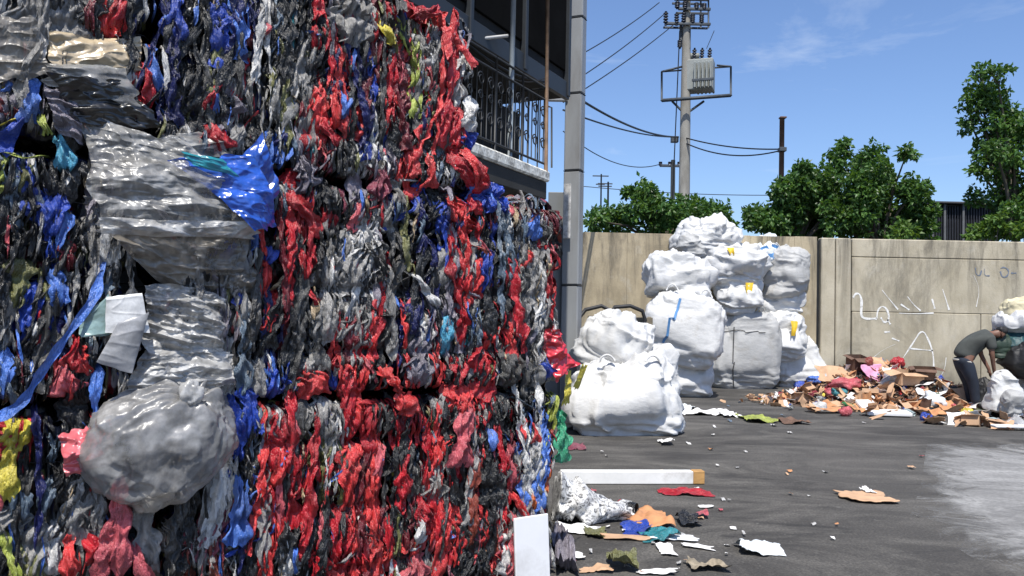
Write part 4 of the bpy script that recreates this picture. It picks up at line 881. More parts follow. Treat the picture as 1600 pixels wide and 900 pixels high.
sheet([(222, 440), (345, 462), (352, 556), (228, 552)], (.06, .03, .04, .08), .09, .022, CLR3, 'film_sheet', 'crinkled milky film wad below the hollow', 'plastic sheet', 54, 120, 112, .07)
sheet([(128, 492), (170, 462), (178, 522), (124, 528)], (.10, .13, .13, .10), .02, .006, clear_sheet('pale_green_film', (.22, .32, .30), .85, 1), 'film_sheet', 'pale green translucent film corner left of the white flap', 'plastic sheet', 55, 60, 50)
sheet([(166, 464), (222, 458), (234, 520), (164, 520)], (.14, .14, .17, .14), .02, .004, clear_sheet('white_film_flap', (.62, .62, .61), .97, 1, .4), 'film_sheet', 'smooth white film flap over the middle of the stack', 'plastic sheet', 56, 60, 50, .2, ragged=.01)
sheet([(184, 505), (233, 488), (206, 584), (150, 566)], (.17, .19, .15, .14), .03, .004, clear_sheet('shaded_film_flap', (.33, .33, .335), .97, 1, .4), 'film_sheet', 'smooth tongue folded down from the white flap, its shade put in as grey', 'plastic sheet', 57, 60, 57, .2, ragged=.01)  # same white film folded over, shade put into a greyer colour
sheet([(222, 548), (352, 548), (366, 600), (196, 612)], (.06, .05, .10, .12), .07, .016, CLR3, 'film_sheet', 'crumpled clear neck above the big grey bag', 'plastic sheet', 58, 105, 64, .07)
sheet([(242, 560), (362, 552), (352, 600), (300, 622)], (.15, .06, .08, .15), .03, .014, CLR, 'film_sheet', 'loose clear film tail right of the bag neck', 'plastic sheet', 59, 60, 50, .07)
# big grey bag
rng = np.random.default_rng(61); bc = np.array(face(258, 692, .10)); m_ = facepx(1, Vector(bc))
th = np.linspace(.02, math.pi - .02, 130); ph = np.linspace(0, 2 * math.pi, 180, endpoint=False); T, P = np.meshgrid(th, ph, indexing='ij')
D = np.stack([np.sin(T) * np.cos(P), np.sin(T) * np.sin(P), np.cos(T)], -1)       # x: along face to the right, y: out, z: up
tie = np.array([.28, .55, .95]); tie /= np.linalg.norm(tie); ang = np.arccos(np.clip(D @ tie, -1, 1)); az = np.arctan2(D @ np.cross(tie, [0, 0, 1.0]), D @ np.cross(tie, np.cross(tie, [0, 0, 1.0])))
rad = 1 + .05 * tri(az * 4 / math.pi + .9 * noise(D * 1.6, 3)) * np.exp(-(ang / .9) ** 2) + .10 * crumple(D, 1.1, rng, 3) + .045 * crumple(D * np.array([1, 1, .6]), .5, rng, 4) + (.06 * crumple(np.stack([az * .55, ang * .35, 0 * az], -1), .34, rng, 4, np.array([1, 1, 0])) + .045 * crumple(np.stack([az * .55, ang * .3, 0 * az], -1), .14, rng, 4, np.array([1, 1, 0])) + .040 * crumple(np.stack([az * .5, ang * .3, 0 * az], -1), .07, rng, 4, np.array([1, 1, 0])) + .050 * ridge(np.stack([az * 2.2, ang * 1.0, 0 * az], -1), 3, 6) + .035 * ridge(np.stack([az * 4.0 + ang, ang * 2.2, 0 * az], -1), 8, 6) + .020 * ridge(D * np.array([7, 7, 5]), 12, 5)) * np.clip((math.pi - ang) / .9, .3, 1) * np.clip(ang / .5, .3, 1) - .12 * np.exp(-(ang / .22) ** 2)
Lp = np.sign(D) * np.abs(D) ** np.array([.9, .9, .95]) * rad[..., None] * np.array([108 * m_, .19, 96 * m_]); Lp[..., 0] *= 1 - .24 * np.clip(-D[..., 2], 0, 1) ** 1.3; Lp[..., 0] += .02 * D[..., 2]
Gb = bc + Lp[..., :1] * np.array(FA) + Lp[..., 1:2] * np.array(FN) + Lp[..., 2:] * np.array([0, 0, 1.0])
pin = ang < .16; Gb = relax(Gb, 1.0, 1.0, 1, pin, (0, 0, -.0004), .9, True, (FE, FN, .01), .05, 61, 0)
bag_ = build(MB().grid(Gb, close=True), 'film_bag', clear_sheet('grey_bag_film', (.27, .265, .258), .5, .97, .33), loc=bc)
tag(bag_, 'big rounded grey translucent bag hanging from the lower left of the stack', 'plastic bag')
tp_ = bc + (tie * np.array([108 * m_, .19, 96 * m_]))[0] * np.array(FA) + .13 * np.array(FN) + np.array([0, 0, 78 * m_])
build(MB().grid(wad_grid(tp_, FN, .05, rng, .8, 1.1, 30, 20, .4), close=True), 'knot', CLR3, bag_)
# pink knotted bag, red corner bag, long blue strap, yellow rag, tongues at the top right
pinkm = clear_sheet('pink_film_sheet', (.62, .13, .15), .95, 1, .35)
sheet([(92, 678), (140, 668), (172, 728), (100, 742)], (.10, .10, .10, .10), .07, .018, pinkm, 'film_bag', 'pink knotted film bundle left of the big grey bag', 'plastic bag', 62, 50, 50, .07)
redm = clear_sheet('red_film_sheet', (.58, .03, .045), .95, 1, .3)
sheet([(846, 516), (872, 512), (897, 566), (868, 596)], (.05, .08, .03, .08), .06, .018, redm, 'film_bag', 'shiny red bag poking out of the far right corner of the bales', 'plastic bag', 63, 44, 50, .08)
sheet([(884, 582), (892, 578), (892, 630), (880, 634)], (.03, .02, .02, .03), .02, .008, film('y'), 'film_sheet', 'yellow film strip hanging below the red corner bag', 'plastic sheet', 64, 60, 50)
sheet([(908, 570), (918, 572), (904, 610), (896, 606)], (.02, .0, .0, .02), .01, .006, film('y'), 'film_sheet', 'bent yellow film end beside the front white sack', 'plastic sheet', 65, 60, 50)
for (cor, lab, sd) in (([(698, 58), (708, 12), (714, 34), (707, 62)], 'upright coral film tongue on top of the far end bale', 66), ([(690, 44), (704, 40), (706, 84), (696, 98)], 'folded coral film strip drooping on the top far bale', 67), ([(704, 56), (716, 58), (746, 100), (736, 108)], 'coral film tongue pointing right over the dark building', 68)):
    sheet(cor, (.09, .11, .13, .12), .02, .005, film('c'), 'film_tongue', lab, 'plastic strip', sd, 14, 40)
def strap(pts, offs, w, mat, name, label, seed):
    P = [face(x, y, o) for (x, y), o in zip(pts, offs)]; Q = []
    for i in range(len(P) - 1):
        a, b, c, d = P[max(i - 1, 0)], P[i], P[i + 1], P[min(i + 2, len(P) - 1)]
        for k in range(10):
            t = k / 10; Q.append(.5 * ((2 * b) + (c - a) * t + (2 * a - 5 * b + 4 * c - d) * t * t + (3 * b - a - 3 * c + d) * t ** 3))
    Q.append(P[-1]); n = len(Q); G = np.zeros((n, 5, 3))
    for i, q in enumerate(Q):
        t = (Q[min(i + 1, n - 1)] - Q[max(i - 1, 0)]).normalized(); tw = .5 * math.sin(i * .11 + seed); sdv = (FN * math.cos(tw) + t.cross(FN) * math.sin(tw)).cross(t).normalized()
        for j in range(5): u = (j - 2) / 4; G[i, j] = q + sdv * u * w * (.85 + .3 * math.sin(i * .23 + 1) * math.sin(i * .61)) + FN * (.012 * abs(u * 2 - .3 * math.sin(i * .2)) + .004 * math.sin(i * .9 + 2 * j))
    return tag(build(MB().grid(G), name, mat, loc=Q[n // 2]), label, 'strap')
strap([(166, 378), (157, 420), (146, 465), (100, 530), (62, 585), (30, 632), (-14, 658)], (.02, .05, .10, .14, .15, .12, .10), .045, film('lb'), 'plastic_strap', 'long blue strap slanting across the left bales', 1)

# ================================================================== WHITE BULK BAGS
def woven(name, col, dirt=.35):
    if name in _M: return _M[name]
    m, nt, p = nodes(name); t = tex(nt, 'noise', 2.6, (1, 1, 1), 6, .65)
    c = mix(nt, rng_(nt, t.outputs['Fac'], .35, .62, 0, 1), [q * .86 for q in col], col)
    t2 = tex(nt, 'noise', 4.0, (1, 1, 1), 7, .72, .5); c = mix(nt, rng_(nt, t2.outputs['Fac'], .55, .76, 0, dirt), c, (.30, .27, .22))
    nt.links.new(c, p.inputs['Base Color']); p.inputs['Roughness'].default_value = .55; p.inputs['Specular IOR Level'].default_value = .4
    bump(nt, p, tex(nt, 'noise', 6, (1, 1, 1.6), 5, .55).outputs['Fac'], .3, .05)
    _M[name] = m; return m
WHITE = woven('woven_white', (.62, .62, .61), .6); WHITED = woven('woven_grubby_shaded', (.43, .43, .42), .7); YTAG = plain('yellow_tag', (.66, .45, .03), .6, 0, .15, 10, .05)  # WHITED: grubbier weave, also darkened for white bags in shade
BSTR = plain('blue_stripe', (.08, .22, .45), .6, 0, .15, 10, .05); BLKSEAM = plain('dark_seam_thread', (.05, .05, .052), .8, 0, .2, 20, .1)  # BLKSEAM: dark thread for the bag seams
def sack(x0, y0, x1, y1, Y, label, seed, mat=WHITE, box=.55, rz=0, tilt=0, amp=1.0, taper=0.0, dep=.85, loops=0, neck=False, group='white bulk bags'):
    """stuffed woven bag filling the photo box x0..x1, y0..y1 at distance Y"""
    rng = np.random.default_rng(seed); k = Y / FPX; w, h = (x1 - x0) * k / 2 * 1.04, (y1 - y0) * k / 2 * 1.03; d = w * dep
    c = at((x0 + x1) / 2, (y0 + y1) / 2, Y); nv, nu = 92, 130
    th = np.linspace(.015, math.pi - .015, nv); ph = np.linspace(0, 2 * math.pi, nu, endpoint=False); T, P = np.meshgrid(th, ph, indexing='ij')
    def pw(a, e): return np.sign(a) * np.abs(a) ** e
    X = pw(np.sin(T), box) * pw(np.cos(P), box) * w; Yy = pw(np.sin(T), box) * pw(np.sin(P), box) * d; Z = pw(np.cos(T), box * .9) * h
    tz = Z / h; sc = 1 - taper * tz + .06 * np.cos(tz * 2.2); X = X * sc; Yy = Yy * sc
    V = np.stack([X, Yy, Z], -1); N = V / np.array([w * w, d * d, h * h]); N /= np.linalg.norm(N, axis=-1, keepdims=True) + 1e-9
    S = V + rng.random(3) * 20
    mixw = np.clip(.5 - tz * 1.2, 0, 1)
    dsp = amp * (.10 * crumple(S * np.array([.8, .8, 1.3]), .6, rng, 3) + mixw * (.075 * crumple(S * np.array([.45, .45, 1.5]), .30, rng, 4) + .035 * crumple(S * np.array([.5, .5, 1.6]), .13, rng, 4)) + (1 - mixw) * (.07 * crumple(S * np.array([1.4, 1.4, .5]), .28, rng, 4) + .035 * crumple(S * np.array([1.4, 1.4, .55]), .12, rng, 4)) + .050 * ridge(S / np.array([.42, .42, .24]), 21, 6) + .028 * ridge(S / np.array([.2, .2, .13]), 31, 5) + .006 * crumple(S, .06, rng, 3)) - amp * .02 + .10 * w * fbm(S * 1.6, 7, 2)
    dsp = dsp * np.clip((tz + 1) / .25, .15, 1)
    V = V + N * dsp[..., None]
    V = relax(V, 1.0, 1.005, 6, (tz < -.93), (0, 0, -.0010), .9, True, None, .04, seed, 0)
    M3 = np.array(Matrix.Rotation(R(tilt), 3, 'Y') @ Matrix.Rotation(R(rz), 3, 'Z'))
    V = V @ M3.T; o = build(MB().grid(V + np.array(c), close=True), 'bulk_bag', mat, loc=(c.x, c.y, c.z - h))
    tag(o, label, 'bulk bag', group)
    o['_c'] = list(c)
    def surf(px, py):       # nearest front vertex to a photo point
        pr = V + np.array(c); best = None
        q = np.array(CMI.to_3x3()) @ (pr.reshape(-1, 3) - np.array(CO)).T
        u = 800 + FPX * q[0] / -q[2]; v_ = 450 - FPX * q[1] / -q[2]; e = (u - px) ** 2 + (v_ - py) ** 2 + (pr.reshape(-1, 3)[:, 1] - (Y - d)) ** 2 * 60
        i = int(np.argmin(e)); return Vector(pr.reshape(-1, 3)[i])
    if neck:        # gathered and tied top
        a = Vector(M3 @ np.array([0, -d * .25, h * .93])) + c; G = wad_grid(a, (0, -1, 0), w * .22, rng, .9, .9, 30, 22, .45); build(MB().grid(G, close=True), 'tied_neck', mat, o)
    for i in range(loops):
        sx = -1 if i % 2 == 0 else 1; a = Vector(M3 @ np.array([sx * w * .62, -d * .55, h * .93])) + c; b = Vector(M3 @ np.array([sx * w * .30, -d * .6, h * .97])) + c
        pts = [a.lerp(b, t) + Vector((0, -.03, .16 * h * 4 * t * (1 - t))) for t in np.linspace(0, 1, 9)]
        build(MB().tube(pts, .016, 5), 'lifting_loop', mat, o)
    return o, surf
def band(o, surf, pts, w, mat, name):
    P = []
    for (a, b) in zip(pts[:-1], pts[1:]):
        for t in np.linspace(0, 1, 7)[:-1]: P.append(surf(a[0] + (b[0] - a[0]) * t, a[1] + (b[1] - a[1]) * t))
    P.append(surf(*pts[-1])); G = np.zeros((len(P), 2, 3))
    for i, q in enumerate(P):
        t = P[min(i + 1, len(P) - 1)] - P[max(i - 1, 0)]; t = t.normalized() if t.length > 1e-6 else Vector((0, 0, 1)); sd = t.cross(Vector((0, -1, 0))).normalized()
        for j, sg in enumerate((-1, 1)): G[i, j] = q + Vector((0, -.02, 0)) + sd * sg * w / 2
    build(MB().grid(G), name, mat, o)
def flap(o, p, w, h, mat, seed):
    rng = np.random.default_rng(seed); v, u = np.meshgrid(np.linspace(0, 1, 8), np.linspace(-.5, .5, 5), indexing='ij')
    X = u * w * (1 - .45 * v) + .1 * w * np.sin(v * 4 + seed); Z = -v * h; Yy = -.09 - .05 * np.sin(v * 2.5) + .03 * np.cos(u * 5)
    build(MB().grid(np.stack([X + p.x, Yy + p.y, Z + p.z], -1)), 'tag', mat, o)
Y9, Y10, Y12 = gp(1070, 622).y + .5, gp(1155, 608).y + .6, gp(1238, 606).y + .5
o, s_ = sack(1034, 554, 1108, 622, Y9, 'white bag squashed on the ground under the tilted blue-striped bag', 101, box=.6, amp=.9)
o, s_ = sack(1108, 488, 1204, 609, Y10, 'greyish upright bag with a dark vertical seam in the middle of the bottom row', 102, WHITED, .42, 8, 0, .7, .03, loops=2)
band(o, s_, [(1147, 510), (1146, 560), (1146, 606)], .025, BLKSEAM, 'seam'); band(o, s_, [(1124, 520), (1150, 516), (1196, 520)], .02, BLKSEAM, 'seam')
o, s_ = sack(1200, 515, 1274, 607, Y12, 'slumped white bag on the ground at the right end of the bag stack', 103, box=.62, tilt=-6, amp=1.1, taper=.16)
o, s_ = sack(1186, 492, 1248, 566, Y12 - .35, 'white bag with yellow tag resting above the slumped end bag', 104, box=.66, amp=1.0); flap(o, s_(1238, 502), .16, .34, YTAG, 1)
o, s_ = sack(1176, 452, 1246, 500, Y12 + .05, 'flattened white bag squeezed under the dark-bellied upper right bag', 105, box=.6, amp=.9)
o, s_ = sack(1014, 458, 1122, 572, Y9 - .1, 'large tilted white bag with a blue stripe on the left of the stack', 106, box=.40, rz=-14, tilt=9, amp=.75, loops=2)
band(o, s_, [(1064, 466), (1050, 500), (1037, 535)], .05, BSTR, 'stripe')
o, s_ = sack(1011, 400, 1102, 470, Y9 + .35, 'rounded white bag with a yellow tag on the upper left of the stack', 107, box=.62, amp=1.1, tilt=-5, neck=True); flap(o, s_(1034, 457), .19, .24, YTAG, 2)
o, s_ = sack(1116, 430, 1184, 492, Y10 - .25, 'small white bag with yellow tag wedged in the centre of the stack', 108, box=.7, amp=1.2); flap(o, s_(1169, 442), .18, .34, YTAG, 3)
o, s_ = sack(1092, 384, 1188, 456, Y10 - .1, 'crumpled white bag in the centre right under the topmost bag', 109, box=.68, amp=1.35, tilt=7)
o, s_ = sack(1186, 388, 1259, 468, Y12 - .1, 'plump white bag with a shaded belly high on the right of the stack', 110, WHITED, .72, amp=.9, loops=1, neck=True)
o, s_ = sack(1058, 338, 1152, 408, Y10 - .2, 'domed white bag crowning the stack above the wall top', 111, box=.75, amp=1.0, tilt=4, taper=.12); flap(o, s_(1141, 388), .16, .18, YTAG, 4)
o, s_ = sack(1062, 366, 1098, 402, Y10 - .55, 'small crumpled white bag end tucked below the crowning bag', 114, WHITED, .8, amp=.8)
PRINT = woven('printed_film', (.66, .70, .72), .3)
o, s_ = sack(1156, 376, 1242, 432, Y12 + .15, 'white film bag with blue print slumped at the top right of the stack', 112, PRINT, .75, amp=1.3)
for pts in ([(1166, 398), (1178, 384)], [(1182, 392), (1200, 386)], [(1196, 402), (1214, 396)], [(1170, 420), (1196, 412)], [(1205, 384), (1222, 388)], [(1160, 424), (1186, 424)], [(1210, 404), (1218, 394)]): band(o, s_, pts, .09, BSTR, 'print')
YF = gp(972, 682).y + .62
o, s_ = sack(899, 562, 1049, 684, YF, 'big bright white bag standing in front on the ground beside the bales', 113, box=.55, amp=1.25, rz=5, taper=.17, loops=2)
o, s_ = sack(906, 490, 1004, 590, YF + .75, 'creased white bag leaning behind the big front bag', 115, WHITE, .6, tilt=24, amp=1.0, neck=True)
o, s_ = sack(984, 552, 1044, 606, YF + .5, 'small torn white bag spilling beside the front bag', 116, box=.75, amp=1.25)
o = build(MB().grid(wad_grid(at(1006, 586, YF + .05), (0, -1, 0), .07, np.random.default_rng(2), .7), close=True), 'film_wad', film('br'), loc=at(1006, 586, YF)); tag(o, 'rust red scrap poking out of the small torn white bag', 'scrap')
# black hose looped against the wall behind the bags
Yh = YF + 3; hp = [at(x, y, Yh) for x, y in ((902, 500), (915, 484), (940, 478), (955, 486), (960, 480), (985, 478), (1004, 486), (1008, 500), (1000, 530))]
build_h = build(MB().tube(hp, .035, 8), 'hose', plain('black_rubber', (.016, .016, .017), .6, 0, .2, 10, .1), loc=hp[4]); tag(build_h, 'black rubber hose looped behind the leaning white bag', 'hose')
cr = thing('wooden_crate', at(968, 560, Yh + .4), 'weathered wooden crate behind the leaning white bag', 'crate'); cr.location.z = 0
WOODG = plain('grey_wood', (.20, .17, .12), .9, 0, .3, 6, .3, (.3, 1, 1), ((.06, .055, .05), .6))
cz = at(968, 494, Yh + .4).z; cxr = at(968, 500, Yh + .4).x
for i in range(5): build(MB().bbox((cxr, Yh + .1, cz * (i + .5) / 5), (1.1, .03, cz / 5 - .03), bev=.005), 'slat', WOODG, cr, smooth=False)
for x in (-.5, 0, .5):
    for y in (.15, .85): build(MB().bbox((cxr + x, Yh + y, cz / 2), (.07, .06, cz)), 'post', WOODG, cr, smooth=False)

# ================================================================== RUBBISH HEAP, RAG PICKERS, LITTER
HG = [(at(1375, 600, 16.3), .70, .75, .75), (at(1300, 600, 16.2), .42, .55, .6), (at(1235, 600, 16.0), .12, .5, .5), (at(1450, 600, 15.4), .34, .7, .6), (at(1540, 600, 15.2), .18, .7, .5), (at(1620, 600, 15.0), .34, .6, .6), (at(1410, 600, 15.2), .16, .9, .5)]
def HZ(x, y):
    z = 0
    for c, h, sx, sy in HG: z = z + h * np.exp(-((x - c.x) / sx) ** 2 - ((y - c.y) / sy) ** 2)
    return z
rng = np.random.default_rng(201)
gx, gy = np.meshgrid(np.linspace(at(1190, 600, 16).x, 12, 130), np.linspace(13.4, 18.4, 70))
gz = HZ(gx, gy); gz = gz + np.clip(gz * 4, 0, 1) * (.05 * noise(np.stack([gx * 5, gy * 5, gx * 0], -1), 3) + .04 * noise(np.stack([gx * 14, gy * 14, gx * 0], -1), 4)) - .03
CARD = plain('cardboard', (.52, .33, .20), .85, 0, .22, 5, .15, (1, 1, 1), ((.16, .10, .06), .5)); CARDO = plain('orange_cardboard', (.50, .24, .11), .85, 0, .2, 6, .1)
CARDD = plain('wet_cardboard', (.13, .075, .05), .8, 0, .3, 6, .2); PAPER = plain('white_paper', (.72, .71, .69), .8, 0, .12, 8, .1); FOAM = plain('white_foam', (.80, .80, .79), .7, 0, .06, 12, .1)
SOIL = plain('heap_dirt', (.075, .055, .045), .95, 0, .5, 9, .6)
hb = build(MB().grid(np.stack([gx, gy, gz], -1)), 'rubbish_heap', SOIL); tag(hb, 'low mound of dirt and shredded rubbish along the wall', kind='stuff')
bits = MB(); bm = [CARD, CARDO, CARDD, PAPER, film('r'), film('p'), film('b'), film('k'), film('te'), film('y'), film('dr')]
for i in range(2600):
    c, h, sx, sy = HG[rng.choice(7, p=[.28, .18, .08, .2, .1, .06, .1])]; x, y = c.x + rng.normal() * sx * .75, c.y + rng.normal() * sy * .75; z = float(HZ(x, y))
    if z < .015: z = .012
    e = rng.normal(size=(2, 3)); e[:, 2] *= .6; e /= np.linalg.norm(e, axis=1, keepdims=True); l = rng.uniform(.02, .085); w = rng.uniform(.015, .06); q = np.array([x, y, z + rng.uniform(.0, .05)])
    bits.add([q - e[0] * l - e[1] * w, q + e[0] * l - e[1] * w, q + e[0] * l * .9 + e[1] * w + np.array([0, 0, .02]), q - e[0] * l * .8 + e[1] * w], [(0, 1, 2, 3)], int(rng.choice(11, p=[.34, .16, .12, .16, .03, .04, .03, .06, .02, .02, .02])))
tag(build(bits, 'rubbish_shreds', bm, smooth=False), 'small shreds of cardboard and film scattered over the mound', kind='stuff')
def rotm(rng, tilt=.5): return Matrix.Rotation(rng.uniform(0, 6.28), 3, 'Z') @ Matrix.Rotation(rng.normal() * tilt, 3, 'X') @ Matrix.Rotation(rng.normal() * tilt, 3, 'Y')
def panel_g(c, w, l, rot, rng, amp=.02, bend=.3, nu=14, nv=14, fold=True):
    v, u = np.meshgrid(np.linspace(-.5, .5, nv), np.linspace(-.5, .5, nu), indexing='ij')
    X = u * w * (1 + .15 * np.sin(v * 6 + rng.random() * 6)); Y_ = v * l * (1 + .12 * np.sin(u * 5 + rng.random() * 6))
    Z = bend * np.abs(u + rng.uniform(-.2, .2)) * w * (1 if fold else 0) + amp * crumple(np.stack([X, Y_, 0 * X], -1) + rng.random(3) * 9, .10, rng, 4)
    return np.stack([X, Y_, Z], -1) @ np.array(rot).T + np.array(c)
def solid(mb, G, th, m=0):
    """give a sheet thickness"""
    nv, nu = G.shape[:2]; B2 = G - np.array([0, 0, th]); base = mb.n
    mb.grid(G, m); b2 = mb.n; mb.grid(B2, m, flip=True)
    ring = [(0, j) for j in range(nu)] + [(i, nu - 1) for i in range(1, nv)] + [(nv - 1, j) for j in range(nu - 2, -1, -1)] + [(i, 0) for i in range(nv - 2, 0, -1)]
    for a, b in zip(ring, ring[1:] + ring[:1]):
        ia, ib = a[0] * nu + a[1], b[0] * nu + b[1]; mb.f.append((base + ia, b2 + ia, b2 + ib, base + ib)); mb.m.append(m)
def crushed_box(mb, c, size, rot, rng):
    hx, hy, hz = [q / 2 for q in size]; sh = rng.normal(size=2) * .25
    def P(x, y, z): return np.array(rot @ Vector((x * hx + sh[0] * hx * (z + 1) / 2, y * hy + sh[1] * hy * (z + 1) / 2, z * hz))) + np.array(c)
    for (a, b, d, e) in (((-1, -1), (1, -1), 0, 0), ((1, -1), (1, 1), 0, 0), ((1, 1), (-1, 1), 0, 0), ((-1, 1), (-1, -1), 0, 0)):
        Q = np.array([[P(a[0], a[1], -1), P(b[0], b[1], -1)], [P(a[0], a[1], 1), P(b[0], b[1], 1)]]); solid(mb, Q, .006)
        out = np.array([(a[0] + b[0]) / 2, (a[1] + b[1]) / 2]); fl = rng.uniform(.4, 1.0)      # flap hanging outwards
        Q2 = np.array([[P(a[0], a[1], 1), P(b[0], b[1], 1)], [P(a[0] + out[0] * fl, a[1] + out[1] * fl, 1 - .3 * fl), P(b[0] + out[0] * fl, b[1] + out[1] * fl, 1 - .5 * fl)]]); solid(mb, Q2, .006)
    solid(mb, np.array([[P(-1, -1, -1), P(1, -1, -1)], [P(-1, 1, -1), P(1, 1, -1)]]), .006)
KINDS_ = [('cardboard_sheet', 'flat torn cardboard sheet', CARD, 'panel', 'cardboard'), ('cardboard_sheet', 'orange-brown cardboard sheet', CARDO, 'panel', 'cardboard'), ('cardboard_box', 'crushed open cardboard box', CARD, 'box', 'box'),
          ('cardboard_sheet', 'dark wet cardboard sheet', CARDD, 'panel', 'cardboard'), ('paper_sheet', 'white crumpled paper sheet', PAPER, 'panel', 'paper'), ('film_wad', 'red film wad', film('r'), 'wad', 'film wad'), ('film_wad', 'black film wad', film('k'), 'wad', 'film wad'),
          ('film_wad', 'pink film wad', film('p'), 'wad', 'film wad'), ('film_wad', 'blue film wad', film('b'), 'wad', 'film wad'), ('film_wad', 'white film wad', film('w'), 'wad', 'film wad'), ('film_wad', 'dark red film wad', film('dr'), 'wad', 'film wad')]
ZONES = [(1205, 'at the left tip of the rubbish mound'), (1262, 'on the left shoulder of the rubbish mound'), (1320, 'left of the mound crest'), (1365, 'on the crest of the mound'), (1410, 'just right of the mound crest'), (1450, 'in the middle right of the mound'), (1495, 'near the feet of the bending man'), (1545, 'before the white sack at the mound right end'), (1590, 'at the far right edge of the mound')]
def zone(px): return [l for x, l in ZONES if px >= x - 30][-1] if px > 1176 else ZONES[0][1]
def place(px, py):
    """first hit of the photo ray with the heap or ground"""
    d = ray(px, py)
    for k in range(400):
        q = CO + d * (12.2 + k * .02)
        if q.z <= float(HZ(q.x, q.y)): return q
    return CO + d * 16
for i in range(150):
    px = rng.uniform(1210, 1600); top_ = np.interp(px, [1210, 1250, 1300, 1350, 1380, 1410, 1450, 1500, 1560, 1600], [628, 606, 588, 574, 572, 582, 600, 616, 640, 640]); bot = np.interp(px, [1210, 1300, 1400, 1500, 1600], [636, 650, 660, 666, 676])
    py = rng.uniform(top_, bot); q = place(px, py); nm, ds, mt, kd, ct = KINDS_[rng.choice(11, p=[.30, .15, .10, .09, .17, .03, .05, .04, .02, .04, .01])]
    rot = rotm(rng, .45); mb = MB(); c = q + Vector((0, 0, .05))
    if kd == 'panel': solid(mb, panel_g(c, rng.uniform(.14, .40) * (.6 if px < 1290 else 1), rng.uniform(.10, .30) * (.6 if px < 1290 else 1), rot, rng, .03, rng.uniform(0, .5), 8, 8), .005)
    elif kd == 'box': crushed_box(mb, c, (rng.uniform(.15, .32), rng.uniform(.12, .25), rng.uniform(.08, .18)), rot, rng)
    else: mb.grid(wad_grid(c, (0, -1, 0), rng.uniform(.05, .12), rng, .9, .8, 20, 14), close=True)
    tag(build(mb, nm, mt, loc=q, smooth=(kd == 'wad')), f'{ds} {zone(px)}', ct, f'{ds} pieces {zone(px)}')
PINKS = plain('pink_sheet', (.62, .30, .45), .6, 0, .15, 6, .1)
def heap_piece(px, py, w, l, mat, name, label, cat, kd='panel', rz=0, tx=.5, h=.2):
    q = place(px, py); k = q.y / FPX; mb = MB(); rot = Matrix.Rotation(rz, 3, 'Z') @ Matrix.Rotation(tx, 3, 'X'); c = q + Vector((0, -.03, .06)); rg2 = np.random.default_rng(int(px * 7 + py))
    if kd == 'panel': solid(mb, panel_g(c, w * k, l * k, rot, rg2, .025, .15), .006)
    elif kd == 'box': crushed_box(mb, c + Vector((0, 0, h / 2)), (w * k, l * k, h), rot, rg2)
    elif kd == 'slab':
        mb.bbox(c, (w * k, l * k, h), rot, 0, .012)
    else: mb.grid(wad_grid(c, (0, -1, 0), w * k / 2, rg2, .9, l / w, 30, 22, .34), close=True)
    return tag(build(mb, name, mat, loc=q, smooth=(kd == 'wad')), label, cat)
heap_piece(1364, 588, 46, 30, PINKS, 'plastic_sheet', 'pink plastic sheet draped over the mound crest', 'plastic sheet', rz=.5, tx=.9)
heap_piece(1402, 572, 18, 18, film('r'), 'film_wad', 'bright red wad on the very top of the mound', 'film wad', 'wad')
heap_piece(1352, 572, 22, 16, film('br'), 'film_wad', 'rusty brown wad at the left of the mound crest', 'film wad', 'wad')
heap_piece(1340, 582, 30, 18, CARDD, 'cardboard_box', 'brown crushed carton on the left of the mound crest', 'box', 'box', .4, .3, .25)
heap_piece(1397, 600, 34, 30, film('w'), 'film_wad', 'large white film wad below the mound crest', 'film wad', 'wad')
heap_piece(1255, 606, 34, 18, film('b'), 'film_wad', 'blue crumpled film at the left foot of the bag stack', 'film wad', 'wad')
heap_piece(1270, 598, 22, 12, film('lb'), 'film_wad', 'light blue crumpled film beside the darker blue one', 'film wad', 'wad')
heap_piece(1318, 606, 44, 20, film('p'), 'film_wad', 'wide pinkish red film wad in the middle left of the mound', 'film wad', 'wad')
heap_piece(1308, 618, 24, 12, film('te'), 'film_wad', 'teal film wad under the pinkish wad', 'film wad', 'wad')
heap_piece(1290, 645, 50, 26, CARDO, 'cardboard_sheet', 'long orange cardboard strip lying at the front of the mound', 'cardboard', rz=.15, tx=.1)
heap_piece(1302, 590, 50, 30, CARD, 'cardboard_sheet', 'big tan cardboard sheet on the left slope of the mound', 'cardboard', rz=-.3, tx=.8)
heap_piece(1320, 650, 18, 16, film('p'), 'film_wad', 'pale red wad at the front foot of the mound', 'film wad', 'wad')
heap_piece(1352, 638, 26, 22, FOAM, 'foam_block', 'white foam block standing at the front of the mound', 'foam', 'slab', .3, .6, .06)
heap_piece(1385, 650, 66, 30, FOAM, 'foam_tray', 'long white foam tray in front of the mound', 'foam', 'slab', -.12, .08, .06)
heap_piece(1418, 604, 40, 22, CARD, 'cardboard_box', 'tan crushed box on the right slope of the mound', 'box', 'box', .2, .2, .22)
heap_piece(1480, 642, 44, 26, CARDO, 'cardboard_sheet', 'orange cardboard sheet left of the bending man', 'cardboard', rz=.5, tx=.4)
heap_piece(1456, 634, 34, 26, PRINT, 'film_wad', 'pale bluish white wad in the middle right of the mound', 'film wad', 'wad')
heap_piece(1508, 652, 22, 16, film('y'), 'film_wad', 'yellow film wad before the bending man', 'film wad', 'wad')
heap_piece(1498, 622, 40, 24, CARD, 'cardboard_sheet', 'tan cardboard leaning beside the man', 'cardboard', rz=-.4, tx=.9)
heap_piece(1440, 596, 30, 20, CARDD, 'cardboard_box', 'dark brown box right of the mound crest', 'box', 'box', -.3, .2, .2)
heap_piece(1585, 672, 70, 16, FOAM, 'foam_board', 'white foam board flat on the ground at the right edge', 'foam', 'slab', 0, 0, .04)

